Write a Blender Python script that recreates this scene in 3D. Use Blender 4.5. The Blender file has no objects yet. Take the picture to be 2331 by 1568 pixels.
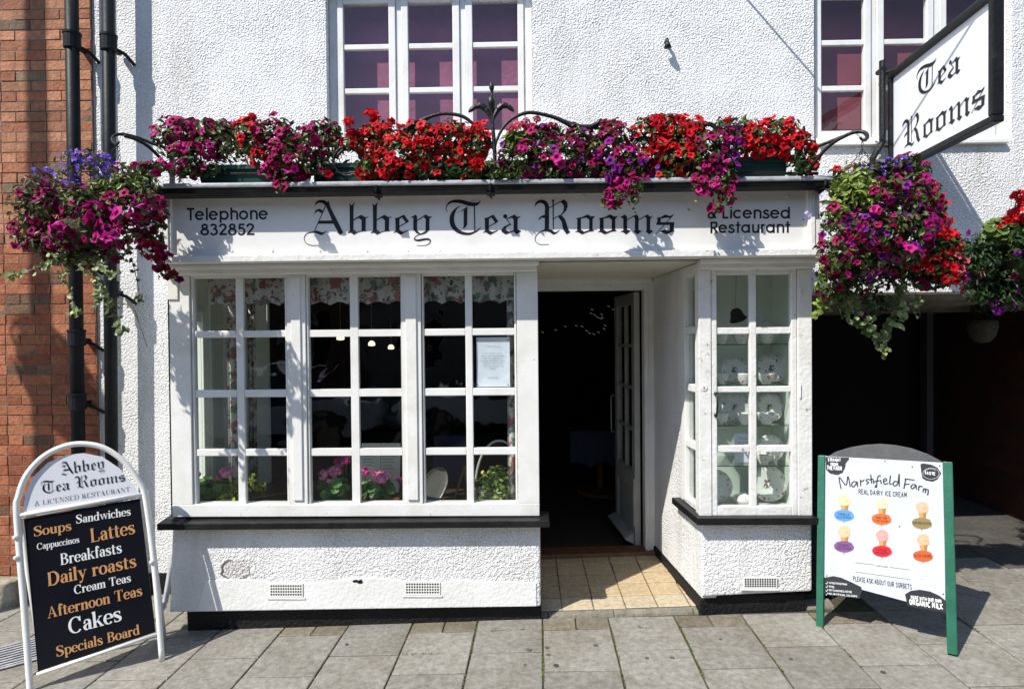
import bpy, bmesh, math, random
from mathutils import Vector, Matrix
from mathutils.geometry import delaunay_2d_cdt
SC = bpy.context.scene
R = math.radians
V = Vector
random.seed(7)

# ------------------------------------------------------------------ camera
F, CX, CY, EYE = 1408., 1165.5, 784., 1.75          # photo read at 2331 x 1568
ROT = Matrix.Rotation(R(1.2), 3, 'Z') @ Matrix.Rotation(math.pi/2 + R(-.8), 3, 'X') @ Matrix.Rotation(R(-.52), 3, 'Z')
cam = bpy.data.cameras.new('camera'); co = bpy.data.objects.new('camera', cam)
SC.collection.objects.link(co); SC.camera = co
co.matrix_world = Matrix.Translation((0, 0, EYE)) @ ROT.to_4x4()
cam.sensor_width = 36; cam.lens = 36*F/2331; cam.clip_start = .05; cam.clip_end = 500
# ------------------------------------------------------------------ light
SUN = V((.64, .57, -1)).normalized()
world = bpy.data.worlds.new('World'); SC.world = world; world.use_nodes = True
wn = world.node_tree.nodes; wl = world.node_tree.links
sky = wn.new('ShaderNodeTexSky'); sky.sky_type = 'NISHITA'; sky.sun_disc = False
sky.ozone_density = 2.2; sky.dust_density = .4; sky.sun_elevation = math.asin(-SUN.z); sky.sun_rotation = math.atan2(-SUN.x, -SUN.y)
wl.new(sky.outputs[0], wn['Background'].inputs[0]); wn['Background'].inputs[1].default_value = .13
sl = bpy.data.lights.new('sun', 'SUN'); sl.energy = 4.4; sl.angle = R(.5); sl.color = (1, .955, .88)
so = bpy.data.objects.new('sun', sl); SC.collection.objects.link(so)
so.rotation_euler = SUN.to_track_quat('-Z', 'Y').to_euler()
SC.view_settings.view_transform = 'Standard'; SC.view_settings.look = 'None'
SC.view_settings.exposure = .54; SC.view_settings.gamma = 1
SC.cycles.max_bounces = 8; SC.cycles.transparent_max_bounces = 16

# ------------------------------------------------------------------ helpers
def ray(px, py): return ROT @ V(((px-CX)/F, -(py-CY)/F, -1))
O = V((0, 0, EYE))
def P(px, py, Y):
    d = ray(px, py); return O + d*(Y/d.y)
def PX(px, py, Y): return P(px, py, Y).x
def PZ(px, py, Y): return P(px, py, Y).z
def gz(x): return .035*x
def G(px, py):
    d = ray(px, py); return O + d*(-EYE/(d.z-.035*d.x))

class MB:
    def __init__(s): s.v = []; s.f = []; s.c = []; s.col = (1, 1, 1); s.usecol = False
    def add(s, vs, fs, col=None):
        n = len(s.v); s.v += [tuple(p) for p in vs]
        for f in fs:
            s.f.append([n+i for i in f]); s.c.append(col or s.col)
        if col: s.usecol = True
    def box(s, x0, x1, y0, y1, z0, z1, col=None):
        s.hexa([(x0,y0,z0),(x1,y0,z0),(x1,y1,z0),(x0,y1,z0)], [(x0,y0,z1),(x1,y0,z1),(x1,y1,z1),(x0,y1,z1)], col)
    def hexa(s, a, b, col=None):
        n = len(a)
        s.add(list(a)+list(b), [list(range(n))[::-1], [n+i for i in range(n)]] + [[i,(i+1)%n,n+(i+1)%n,n+i] for i in range(n)], col)
    def obox(s, o, u, v, w, a0, a1, b0, b1, c0, c1, col=None):
        q = lambda a,b,c: o+u*a+v*b+w*c
        s.hexa([q(a0,b0,c0),q(a1,b0,c0),q(a1,b1,c0),q(a0,b1,c0)], [q(a0,b0,c1),q(a1,b0,c1),q(a1,b1,c1),q(a0,b1,c1)], col)
    def tube(s, pts, r, n=8, col=None, caps=True):
        pts = [V(p) for p in pts]; rr = r if isinstance(r, (list, tuple)) else [r]*len(pts)
        vs = []; up = V((.13,.21,.97)).normalized()
        for i, p in enumerate(pts):
            d = (pts[min(i+1,len(pts)-1)]-pts[max(i-1,0)]).normalized()
            a = d.cross(up)
            if a.length < .1: a = d.cross(V((1,.1,0)))
            a.normalize(); b = d.cross(a).normalized()
            if i and (a.dot(pa) < 0): a = -a; b = -b
            pa = a; up = a.cross(d)
            for k in range(n):
                t = 2*math.pi*k/n; vs.append(p+(a*math.cos(t)+b*math.sin(t))*rr[i])
        fs = []
        for i in range(len(pts)-1):
            for k in range(n):
                fs.append([i*n+k, i*n+(k+1)%n, (i+1)*n+(k+1)%n, (i+1)*n+k])
        if caps: fs += [list(range(n))[::-1], [(len(pts)-1)*n+k for k in range(n)]]
        s.add(vs, fs, col)
    def lathe(s, o, prof, n=16, col=None, axis=None):
        w = (axis or V((0,0,1))).normalized(); a = w.orthogonal().normalized(); b = w.cross(a)
        vs = []
        for (r, h) in prof:
            for k in range(n):
                t = 2*math.pi*k/n; vs.append(V(o)+a*(r*math.cos(t))+b*(r*math.sin(t))+w*h)
        fs = [[i*n+k, i*n+(k+1)%n, (i+1)*n+(k+1)%n, (i+1)*n+k] for i in range(len(prof)-1) for k in range(n)]
        s.add(vs, fs, col)
    def ball(s, o, r, n=10, m=6, col=None, sz=1):
        s.lathe(o, [(max(r*math.sin(math.pi*i/m), 1e-4), -r*sz*math.cos(math.pi*i/m)) for i in range(m+1)], n, col)
    def prism(s, poly, f0, f1, col=None):   # poly list of 2d, f0/f1 map to 3d
        s.hexa([f0(*p) for p in poly], [f1(*p) for p in poly], col)
    def build(s, name, m, parent=None, bevel=0, smooth=False, recalc=True):
        me = bpy.data.meshes.new(name); me.from_pydata(s.v, [], s.f)
        if s.usecol:
            ca = me.color_attributes.new('Col', 'FLOAT_COLOR', 'CORNER'); i = 0
            buf = []
            for f, c in zip(s.f, s.c): buf += [c[0], c[1], c[2], 1.]*len(f)
            ca.data.foreach_set('color', buf)
        if recalc:
            bm = bmesh.new(); bm.from_mesh(me); bmesh.ops.recalc_face_normals(bm, faces=bm.faces); bm.to_mesh(me); bm.free()
        me.materials.append(m)
        if smooth: me.polygons.foreach_set('use_smooth', [True]*len(me.polygons))
        o = bpy.data.objects.new(name, me); SC.collection.objects.link(o)
        if parent:
            o.parent = parent
            if parent.type == 'EMPTY': o.location = -parent.location
        if bevel:
            b = o.modifiers.new('bevel', 'BEVEL'); b.width = bevel; b.segments = 2; b.limit_method = 'ANGLE'; b.angle_limit = R(40)
        return o
def thing(name, label, cat, loc, group=None):
    o = bpy.data.objects.new(name, None); SC.collection.objects.link(o); o.location = loc; o.empty_display_size = .1
    o['label'] = label; o['category'] = cat
    if group: o['group'] = group
    return o
def tag(o, label, cat, group=None):
    o['label'] = label; o['category'] = cat
    if group: o['group'] = group
    return o
def struct(o): o['kind'] = 'structure'; return o
def part(o, label): o['label'] = label; return o

# ------------------------------------------------------------------ materials
def mat(name, col, rough=.6, metal=0, var=None, vscale=8, bump=None, vcol=False, trans=0, spec=.5, emit=None, fleck=None, detail=4):
    """var: second colour mixed by noise; bump: (scale, distance, detail, distortion); fleck: (colour, scale, threshold)"""
    m = bpy.data.materials.new(name); m.use_nodes = True; N = m.node_tree.nodes; L = m.node_tree.links
    b = N['Principled BSDF']; b.inputs['Roughness'].default_value = rough; b.inputs['Metallic'].default_value = metal
    b.inputs['Specular IOR Level'].default_value = spec
    b.inputs['Base Color'].default_value = (*col, 1)
    tc = N.new('ShaderNodeTexCoord'); src = None
    if vcol:
        a = N.new('ShaderNodeVertexColor'); a.layer_name = 'Col'; src = a.outputs['Color']
    if var:
        n = N.new('ShaderNodeTexNoise'); n.inputs['Scale'].default_value = vscale; n.inputs['Detail'].default_value = detail
        n.inputs['Roughness'].default_value = .65
        L.new(tc.outputs['Object'], n.inputs['Vector'])
        r = N.new('ShaderNodeValToRGB'); r.color_ramp.elements[0].position = .35; r.color_ramp.elements[1].position = .65
        r.color_ramp.elements[0].color = (*(col if not vcol else (1,1,1)), 1); r.color_ramp.elements[1].color = (*var, 1)
        L.new(n.outputs['Fac'], r.inputs['Fac'])
        if src:
            mx = N.new('ShaderNodeMix'); mx.data_type = 'RGBA'; mx.blend_type = 'MULTIPLY'; mx.inputs['Factor'].default_value = 1
            L.new(src, mx.inputs['A']); L.new(r.outputs['Color'], mx.inputs['B']); src = mx.outputs['Result']
        else: src = r.outputs['Color']
    if fleck:
        n = N.new('ShaderNodeTexNoise'); n.inputs['Scale'].default_value = fleck[1]; n.inputs['Detail'].default_value = 6; n.inputs['Roughness'].default_value = .7
        L.new(tc.outputs['Object'], n.inputs['Vector'])
        r = N.new('ShaderNodeValToRGB'); r.color_ramp.elements[0].position = fleck[2]; r.color_ramp.elements[1].position = fleck[2]+.03
        r.color_ramp.elements[0].color = (0,0,0,1); r.color_ramp.elements[1].color = (1,1,1,1)
        L.new(n.outputs['Fac'], r.inputs['Fac'])
        mx = N.new('ShaderNodeMix'); mx.data_type = 'RGBA'
        L.new(r.outputs['Color'], mx.inputs['Factor']); mx.inputs['B'].default_value = (*fleck[0], 1)
        if src: L.new(src, mx.inputs['A'])
        else: mx.inputs['A'].default_value = (*col, 1)
        src = mx.outputs['Result']
    if src: L.new(src, b.inputs['Base Color'])
    if bump:
        n = N.new('ShaderNodeTexNoise'); n.inputs['Scale'].default_value = bump[0]; n.inputs['Detail'].default_value = bump[2]
        n.inputs['Distortion'].default_value = bump[3] if len(bump) > 3 else 0
        L.new(tc.outputs['Object'], n.inputs['Vector'])
        bp = N.new('ShaderNodeBump'); bp.inputs['Distance'].default_value = bump[1]; bp.inputs['Strength'].default_value = 1
        L.new(n.outputs['Fac'], bp.inputs['Height']); L.new(bp.outputs['Normal'], b.inputs['Normal'])
    if trans:
        t = N.new('ShaderNodeBsdfTranslucent'); mx = N.new('ShaderNodeMixShader'); mx.inputs[0].default_value = trans
        if src: L.new(src, t.inputs['Color'])
        else: t.inputs['Color'].default_value = (*col, 1)
        L.new(b.outputs[0], mx.inputs[1]); L.new(t.outputs[0], mx.inputs[2]); L.new(mx.outputs[0], N['Material Output'].inputs['Surface'])
    if emit:
        b.inputs['Emission Color'].default_value = (*col, 1); b.inputs['Emission Strength'].default_value = emit
    return m
def glass_mat():
    m = bpy.data.materials.new('window_glass'); m.use_nodes = True; N = m.node_tree.nodes; L = m.node_tree.links
    N.remove(N['Principled BSDF'])
    t = N.new('ShaderNodeBsdfTransparent'); t.inputs[0].default_value = (.93,.96,.95,1)
    g = N.new('ShaderNodeBsdfGlossy'); g.inputs['Roughness'].default_value = .02
    ge = N.new('ShaderNodeNewGeometry'); dt = N.new('ShaderNodeVectorMath'); dt.operation = 'DOT_PRODUCT'; L.new(ge.outputs['Incoming'], dt.inputs[0]); L.new(ge.outputs['Normal'], dt.inputs[1])
    def mth(op, a, b):
        n_ = N.new('ShaderNodeMath'); n_.operation = op
        for i_, v_ in enumerate((a, b)):
            if v_ is None: continue
            if isinstance(v_, (int, float)): n_.inputs[i_].default_value = v_
            else: L.new(v_, n_.inputs[i_])
        return n_.outputs[0]
    fr_ = mth('MULTIPLY_ADD', mth('POWER', mth('SUBTRACT', 1, mth('ABSOLUTE', dt.outputs['Value'], None)), 5), .92); fr_.node.inputs[2].default_value = .075
    tc = N.new('ShaderNodeTexCoord'); n = N.new('ShaderNodeTexNoise'); n.inputs['Scale'].default_value = 4; bp = N.new('ShaderNodeBump'); bp.inputs['Distance'].default_value = .004
    L.new(tc.outputs['Object'], n.inputs['Vector']); L.new(n.outputs['Fac'], bp.inputs['Height']); L.new(bp.outputs[0], g.inputs['Normal'])
    mx = N.new('ShaderNodeMixShader'); L.new(fr_, mx.inputs[0]); L.new(t.outputs[0], mx.inputs[1]); L.new(g.outputs[0], mx.inputs[2])
    L.new(mx.outputs[0], N['Material Output'].inputs['Surface']); return m

def render_wall_mat(name, base, var):
    """roughcast: worm-like trowelled ridges"""
    m = mat(name, base, .75, var=var, vscale=2.2); N = m.node_tree.nodes; L = m.node_tree.links
    b = N['Principled BSDF']; tc = N.new('ShaderNodeTexCoord')
    n1 = N.new('ShaderNodeTexNoise'); n1.inputs['Scale'].default_value = 80; n1.inputs['Detail'].default_value = 1; n1.inputs['Distortion'].default_value = .6
    n2 = N.new('ShaderNodeTexNoise'); n2.inputs['Scale'].default_value = 34; n2.inputs['Detail'].default_value = 2; n2.inputs['Distortion'].default_value = .6
    n3 = N.new('ShaderNodeTexNoise'); n3.inputs['Scale'].default_value = 3; n3.inputs['Detail'].default_value = 1
    for n in (n1, n2, n3): L.new(tc.outputs['Object'], n.inputs['Vector'])
    r = N.new('ShaderNodeMapRange'); r.inputs['From Min'].default_value = .30; r.inputs['From Max'].default_value = .74; r.interpolation_type = 'LINEAR'; r.inputs['To Max'].default_value = 1.6
    L.new(n1.outputs['Fac'], r.inputs['Value'])
    a = N.new('ShaderNodeMath'); a.operation = 'MULTIPLY_ADD'; a.inputs[1].default_value = .5; L.new(n2.outputs['Fac'], a.inputs[0]); L.new(r.outputs['Result'], a.inputs[2])
    a2 = N.new('ShaderNodeMath'); a2.operation = 'MULTIPLY_ADD'; a2.inputs[1].default_value = 4; L.new(n3.outputs['Fac'], a2.inputs[0]); L.new(a.outputs[0], a2.inputs[2])
    mp = N.new('ShaderNodeMapping'); mp.inputs['Scale'].default_value = (5,5,.45); L.new(tc.outputs['Object'], mp.inputs['Vector'])
    n4 = N.new('ShaderNodeTexNoise'); n4.inputs['Scale'].default_value = 1.6; n4.inputs['Detail'].default_value = 7; n4.inputs['Roughness'].default_value = .6; L.new(mp.outputs[0], n4.inputs['Vector'])
    r4 = N.new('ShaderNodeValToRGB'); r4.color_ramp.elements[0].position = .50; r4.color_ramp.elements[1].position = .78; r4.color_ramp.elements[0].color = (1,1,1,1); r4.color_ramp.elements[1].color = (.80,.785,.745,1); L.new(n4.outputs['Fac'], r4.inputs['Fac'])
    mx = N.new('ShaderNodeMix'); mx.data_type = 'RGBA'; mx.blend_type = 'MULTIPLY'; mx.inputs['Factor'].default_value = 1; old = b.inputs['Base Color'].links[0].from_socket
    L.new(old, mx.inputs['A']); L.new(r4.outputs['Color'], mx.inputs['B']); L.new(mx.outputs['Result'], b.inputs['Base Color'])
    bp = N.new('ShaderNodeBump'); bp.inputs['Distance'].default_value = .0036; L.new(a2.outputs[0], bp.inputs['Height']); L.new(bp.outputs[0], b.inputs['Normal'])
    r5 = N.new('ShaderNodeMapRange'); r5.inputs['From Min'].default_value = .3; r5.inputs['From Max'].default_value = .7; r5.inputs['To Min'].default_value = .55; r5.inputs['To Max'].default_value = 1.25; L.new(n3.outputs['Fac'], r5.inputs['Value']); m5 = N.new('ShaderNodeMath'); m5.operation = 'MULTIPLY'; m5.inputs[1].default_value = .0046; L.new(r5.outputs['Result'], m5.inputs[0]); L.new(m5.outputs[0], bp.inputs['Distance'])
    return m
M_RENDER = render_wall_mat('white_roughcast', (.80,.80,.80), (.76,.76,.755))
M_SMOOTH = mat('white_smooth_render', (.8,.8,.79), .7, var=(.72,.72,.70), vscale=5, bump=(45,.004,4,.4))
M_PAINT = mat('white_gloss_paint', (.80,.80,.785), .38, var=(.74,.735,.70), vscale=6, bump=(60,.0012,3), fleck=((.40,.35,.28), 26, .675))
M_WORN = mat('white_worn_paint', (.80,.80,.785), .45, var=(.70,.69,.65), vscale=9, bump=(40,.004,4), fleck=((.28,.23,.18), 18, .635))
M_CREAM = mat('cream_paint', (.72,.69,.60), .5, var=(.66,.63,.54), vscale=7)
M_FASCIA = mat('fascia_paint', (.80,.795,.78), .3, var=(.76,.755,.735), vscale=2, bump=(9,.002,2))
M_BLACK = mat('black_paint', (.008,.008,.009), .4, spec=.22, var=(.013,.013,.013), vscale=12, bump=(40,.003,3), fleck=((.12,.11,.10), 30, .70))
M_PLINTH = mat('black_bitumen', (.009,.009,.010), .6, spec=.25, bump=(45,.014,4), fleck=((.15,.15,.14), 70, .72))
M_IRON = mat('wrought_iron', (.010,.010,.011), .42, spec=.35, bump=(70,.003,3))
M_PIPE = mat('pipe_paint', (.007,.009,.012), .5, spec=.15, var=(.013,.015,.018), vscale=4, bump=(25,.002,3), fleck=((.18,.18,.17), 22, .76))
M_LEAD = mat('lead_flashing', (.45,.46,.48), .55, var=(.30,.31,.33), vscale=12, bump=(20,.006,3))
M_GLASS = glass_mat()
M_INK = mat('black_lettering', (.006,.006,.009), .45)
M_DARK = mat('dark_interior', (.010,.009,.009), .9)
M_BRICK = mat('red_brick', (1,1,1), .85, vcol=True, var=(.66,.62,.58), vscale=26, detail=8, bump=(55,.006,5), fleck=((.12,.09,.07), 22, .70))
M_MORTAR = mat('mortar', (.20,.15,.11), .95, var=(.12,.09,.07), vscale=20, bump=(80,.006,4))
M_STONE = mat('plinth_stone', (.36,.32,.24), .9, var=(.2,.18,.13), vscale=9, bump=(16,.03,6))
M_SLAB = mat('paving_slab', (1,1,1), .85, vcol=True, var=(.60,.585,.55), vscale=32, detail=12, bump=(90,.003,6), fleck=((.13,.125,.12), 11, .69))
def stain(m, scale, lo, p0=.45, p1=.75):
    N = m.node_tree.nodes; L = m.node_tree.links; b = N['Principled BSDF']; tc = N.new('ShaderNodeTexCoord'); n = N.new('ShaderNodeTexNoise'); n.inputs['Scale'].default_value = scale; n.inputs['Detail'].default_value = 8; n.inputs['Roughness'].default_value = .62; n.inputs['Distortion'].default_value = .6
    L.new(tc.outputs['Object'], n.inputs['Vector']); r = N.new('ShaderNodeValToRGB'); r.color_ramp.elements[0].position = p0; r.color_ramp.elements[1].position = p1; r.color_ramp.elements[0].color = (1,1,1,1); r.color_ramp.elements[1].color = (*lo,1); L.new(n.outputs['Fac'], r.inputs['Fac'])
    mx = N.new('ShaderNodeMix'); mx.data_type = 'RGBA'; mx.blend_type = 'MULTIPLY'; mx.inputs['Factor'].default_value = 1; old = b.inputs['Base Color'].links[0].from_socket
    L.new(old, mx.inputs['A']); L.new(r.outputs['Color'], mx.inputs['B']); L.new(mx.outputs['Result'], b.inputs['Base Color'])
stain(M_SLAB, 2.3, (.72,.69,.63)); stain(M_SLAB, 9, (.78,.765,.73), .52, .72); stain(M_BRICK, 5, (.72,.68,.65)); stain(M_PAINT, 3.5, (.84,.82,.77), .5, .8); stain(M_FASCIA, 2.6, (.90,.885,.85), .5, .8); stain(M_PIPE, 9, (2.2,2.2,2.1), .55, .85); stain(M_BLACK, 7, (2.6,2.5,2.3), .52, .85)
M_JOINT = mat('joint_earth', (.035,.032,.022), 1, var=(.07,.075,.03), vscale=6, bump=(60,.01,4))
M_TILE = mat('quarry_tile', (1,1,1), .6, vcol=True, var=(.66,.62,.54), vscale=38, detail=10, fleck=((.30,.24,.14), 60, .66))
M_ROAD = mat('asphalt', (.05,.05,.05), .9, var=(.035,.035,.035), vscale=40, bump=(120,.006,4))
M_PETAL = mat('petal', (1,1,1), .55, vcol=True, trans=.25, spec=.16)
M_LEAF = mat('leaf', (1,1,1), .45, vcol=True, trans=.25, spec=.4)
M_TROUGH = mat('green_plastic', (.007,.055,.042), .45, var=(.009,.066,.05), vscale=6)
M_WOOD = mat('brown_wood', (.16,.075,.03), .5, var=(.09,.04,.018), vscale=14)
M_PURPLE = mat('purple_blind', (.32,.085,.165), .8, var=(.255,.065,.135), vscale=5, bump=(12,.01,2))
M_MAROON = mat('maroon_blind', (.24,.05,.07), .8, var=(.20,.04,.058), vscale=5)
M_PALE = mat('pale_green_paint', (.74,.79,.71), .6, var=(.70,.75,.67), vscale=4)
M_CHINA = mat('white_china', (.78,.78,.74), .12, fleck=((.35,.10,.12), 26, .60))
M_CHINA2 = mat('gilded_china', (.76,.76,.70), .12, fleck=((.42,.22,.05), 30, .60))
M_PAPER = mat('paper', (.74,.78,.84), .7, var=(.69,.74,.82), vscale=14, bump=(9,.008,2))
M_WHITE = mat('white_enamel', (.8,.8,.78), .3, var=(.75,.74,.70), vscale=7, fleck=((.35,.30,.24), 25, .72))
M_PANELK = mat('black_sign_panel', (.006,.006,.010), .3, spec=.2, var=(.009,.009,.014), vscale=2)
M_TAN = mat('tan_lettering', (.58,.30,.12), .5)
M_WLET = mat('white_lettering', (.78,.79,.78), .5)
M_HEAD = mat('white_header', (.74,.75,.80), .25)
M_POSTER = mat('poster_print', (.52,.545,.60), .3, var=(.495,.525,.585), vscale=3)
M_GREENP = mat('green_frame_paint', (.012,.10,.06), .4, var=(.018,.13,.08), vscale=8, fleck=((.16,.24,.20), 16, .72), bump=(50,.002,3))
M_GREYB = mat('grey_board_top', (.075,.078,.082), .55, var=(.055,.057,.06), vscale=25)
M_BRASS = mat('worn_metal', (.35,.33,.30), .3, metal=.9)
M_FABRIC = mat('grey_weave', (.40,.38,.34), .8)

# ------------------------------------------------------------------ lettering engine
def crom(pts, n=7):
    if len(pts) < 3: return pts
    out = []
    for i in range(len(pts)-1):
        a = pts[max(i-1,0)]; b = pts[i]; c = pts[i+1]; d = pts[min(i+2,len(pts)-1)]
        for k in range(n):
            t = k/n
            out.append(tuple(.5*((2*b[j])+(-a[j]+c[j])*t+(2*a[j]-5*b[j]+4*c[j]-d[j])*t*t+(-a[j]+3*b[j]-3*c[j]+d[j])*t**3) for j in range(3)))
    return out+[pts[-1]]
def hull(pts):
    pts = sorted(set(pts)); lo = []; hi = []
    cr = lambda o, a, b: (a[0]-o[0])*(b[1]-o[1])-(a[1]-o[1])*(b[0]-o[0])
    for seq, out in ((pts, lo), (pts[::-1], hi)):
        for p in seq:
            while len(out) > 1 and cr(out[-2], out[-1], p) <= 0: out.pop()
            out.append(p)
    return lo[:-1]+hi[:-1]
def stroke_quads(pts):
    L = []
    for i, p in enumerate(pts):
        a = pts[max(i-1,0)]; b = pts[min(i+1,len(pts)-1)]
        dx, dy = b[0]-a[0], b[1]-a[1]; l = math.hypot(dx, dy) or 1
        w = max(p[2], 1e-5)/2; nx, ny = -dy/l*w, dx/l*w
        L.append(((p[0]+nx, p[1]+ny), (p[0]-nx, p[1]-ny)))
    return [hull([L[i][0], L[i][1], L[i+1][1], L[i+1][0]]) for i in range(len(L)-1)]
def flat(shapes, tails=True):
    """shapes -> list of polygons. kinds: p polygon, s smooth stroke, l straight polyline stroke, c circle; upper-case = flourish"""
    out = []
    for sh in shapes:
        k = sh[0]
        if k.isupper() and not tails: continue
        k = k.lower()
        if k == 'p': out.append(list(sh[1]))
        elif k == 's': out += stroke_quads(crom([tuple(q) for q in sh[1]]))
        elif k == 'l':
            q = sh[1]; out += [x for i in range(len(q)-1) for x in stroke_quads([q[i], q[i+1]])]
            for a in q[1:-1]: out.append([(a[0]+a[2]/2*math.cos(t*math.pi/4), a[1]+a[2]/2*math.sin(t*math.pi/4)) for t in range(8)])
        elif k == 'c': out.append([(sh[1]+sh[3]*math.cos(t*math.pi/6), sh[2]+sh[3]*math.sin(t*math.pi/6)) for t in range(12)])
    return out
def union(polys):
    vs = []; fs = []
    ext = max([abs(c) for p in polys for q in p for c in q]+[1e-9]); k = 1000/ext; polys = [[(q[0]*k, q[1]*k) for q in p] for p in polys if len(p) > 2]
    for p in polys:
        a = sum(p[i][0]*p[(i+1)%len(p)][1]-p[(i+1)%len(p)][0]*p[i][1] for i in range(len(p)))
        if abs(a) < 1e-4: continue
        if a < 0: p = p[::-1]
        n = len(vs); vs += [V(q) for q in p]; fs.append(list(range(n, n+len(p))))
    if not fs: return [], []
    v, e, f, ov, oe, of = delaunay_2d_cdt(vs, [], fs, 0, 1e-5)
    return [(q[0]/k, q[1]/k) for q in v], [t for t, o in zip(f, of) if o]

# --- blackletter, traced from the fascia; units of the tracing, y down, baseline 480, cap top 95
BL = {
'A': [('s',[(186,262,3),(196,232,16),(222,214,26),(250,216,36),(276,236,34)]), ('s',[(190,162,4),(206,128,20),(244,108,30),(290,112,38),(330,140,46)]),
      ('p',[(312,150),(338,128),(350,92),(372,172),(525,475),(485,506),(412,380),(322,165)]), ('s',[(316,160,12),(250,310,10),(186,452,9)]),
      ('p',[(224,372),(237,336),(392,333),(416,372)]), ('s',[(332,455,3),(302,476,14),(262,489,34),(214,470,32),(160,470,16),(132,478,8)]), ('S',[(140,474,10),(100,484,9),(68,520,8),(64,560,7),(90,605,7),(150,628,7),(225,627,5)])],
'b': [('p',[(592,130),(625,155),(665,110),(648,162),(645,440),(690,470),(652,504),(615,477),(570,484),(603,455),(600,160)]),
      ('p',[(640,324),(735,266),(778,288),(792,312),(790,448),(804,460),(742,462),(742,330),(708,304),(642,336)]), ('s',[(770,302,20),(800,298,12),(826,286,3)]), ('s',[(664,486,18),(710,466,10),(775,456,8)])],
'e': [('p',[(1143,312),(1192,296),(1190,447),(1232,468),(1300,444),(1296,453),(1206,504),(1152,471),(1115,480),(1145,456)]),
      ('p',[(1130,308),(1180,296),(1245,264),(1305,346),(1268,364),(1224,298),(1190,318),(1150,320)]), ('s',[(1285,352,12),(1188,406,10)])],
'y': [('p',[(1320,300),(1380,264),(1400,285),(1400,450),(1430,482),(1462,490),(1430,499),(1390,482),(1355,440),(1355,302)]), ('s',[(1398,334,10),(1502,270,12)]),
      ('p',[(1475,288),(1505,262),(1542,288),(1580,284),(1546,315),(1546,446),(1502,485),(1462,498),(1440,492),(1501,456),(1501,318)]),
      ('s',[(1470,494,8),(1410,505,8),(1370,540,9),(1377,562,18),(1420,568,24),(1490,555,24),(1540,556,20),(1556,577,14),(1543,606,9),(1490,630,7),(1395,627,5)])],
'T': [('s',[(1765,238,5),(1745,205,8),(1750,165,12),(1790,120,24),(1850,105,36),(1930,112,44),(2020,138,48),(2090,142,38),(2130,125,20),(2156,98,3)]),
      ('s',[(1914,160,5),(1860,198,22),(1822,260,46),(1812,330,56),(1830,400,54),(1880,455,44),(1950,485,34),(2020,490,26),(2080,470,20),(2130,440,12),(2160,404,3)]),
      ('p',[(1895,237),(2000,165),(1996,200),(1995,380),(1975,415),(1940,433),(1952,405),(1952,212)]), ('s',[(2080,160,14),(2083,475,12)])],
'a': [('c',162,284,25), ('s',[(165,292,14),(195,338,10),(230,388,7)]), ('p',[(176,314),(275,261),(302,290),(346,284),(310,316),(309,441),(352,456),(346,464),(300,498),(262,466),(262,326),(245,300),(190,316)]),
      ('p',[(226,370),(150,404),(116,446),(120,466),(166,498),(270,462),(264,448),(214,468),(168,441),(172,416),(234,381)])],
'R': [('s',[(516,172,4),(534,130,24),(580,106,36),(632,122,46),(656,164,48),(657,222,50),(657,330,50),(655,444,50)]), ('p',[(558,336),(565,300),(600,275),(640,264),(640,306),(600,300),(580,312)]),
      ('s',[(730,95,16),(733,440,11)]), ('c',730,97,13), ('s',[(678,187,9),(862,88,10)]), ('p',[(818,112),(862,84),(896,120),(904,165),(886,215),(838,265),(812,276),(850,225),(858,180),(850,145)]), ('s',[(738,312,9),(820,268,10)]),
      ('p',[(788,286),(832,272),(872,320),(896,390),(912,442),(932,470),(960,454),(890,498),(850,442),(832,350)]),
      ('s',[(806,444,4),(772,474,14),(735,482,32),(700,456,36),(640,448,24),(590,464,12),(566,476,7)]), ('S',[(580,468,10),(540,498,8),(517,545,7),(530,590,7),(580,618,7),(680,617,5)])],
'o': [('p',[(1003,306),(1060,295),(1060,440),(1100,468),(1075,498),(1025,470),(988,469),(1015,455),(1017,316)]), ('p',[(1005,308),(1060,298),(1140,261),(1180,285),(1233,282),(1199,315),(1198,441),(1216,458),(1150,466),(1075,498),(1065,480),(1158,445),(1158,325),(1125,300),(1060,312),(1010,316)])],
'm': [('p',[(1523,296),(1582,261),(1606,290),(1606,440),(1652,455),(1595,498),(1560,470),(1524,466),(1562,450),(1562,310)]), ('s',[(1602,328,10),(1716,268,11)]), ('p',[(1686,287),(1720,261),(1743,290),(1742,445),(1782,460),(1730,498),(1685,466),(1700,450),(1700,310)]),
      ('s',[(1740,328,10),(1850,268,11)]), ('p',[(1816,287),(1850,261),(1882,290),(1914,278),(1881,316),(1880,441),(1918,459),(1870,498),(1828,466),(1838,450),(1838,310)])],
's': [('p',[(1955,300),(2005,295),(2060,261),(2110,282),(2162,260),(2120,305),(2075,300),(2005,312),(2005,354),(2168,354),(2156,450),(2168,457),(2075,498),(2000,466),(1985,462),(2060,440),(2110,455),(2114,386),(1948,386),(1966,345),(1966,306)]), ('s',[(2160,264,8),(2050,382,9),(1948,492,7)])],
}
def bl_glyph(ch, tails):
    ps = flat(BL[ch], tails); x0 = min(q[0] for p in flat(BL[ch], False) for q in p); x1 = max(q[0] for p in flat(BL[ch], False) for q in p)
    k = 1/385.
    return [[((q[0]-x0)*k, (480-q[1])*k) for q in p] for p in ps], (x1-x0)*k + .055
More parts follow.
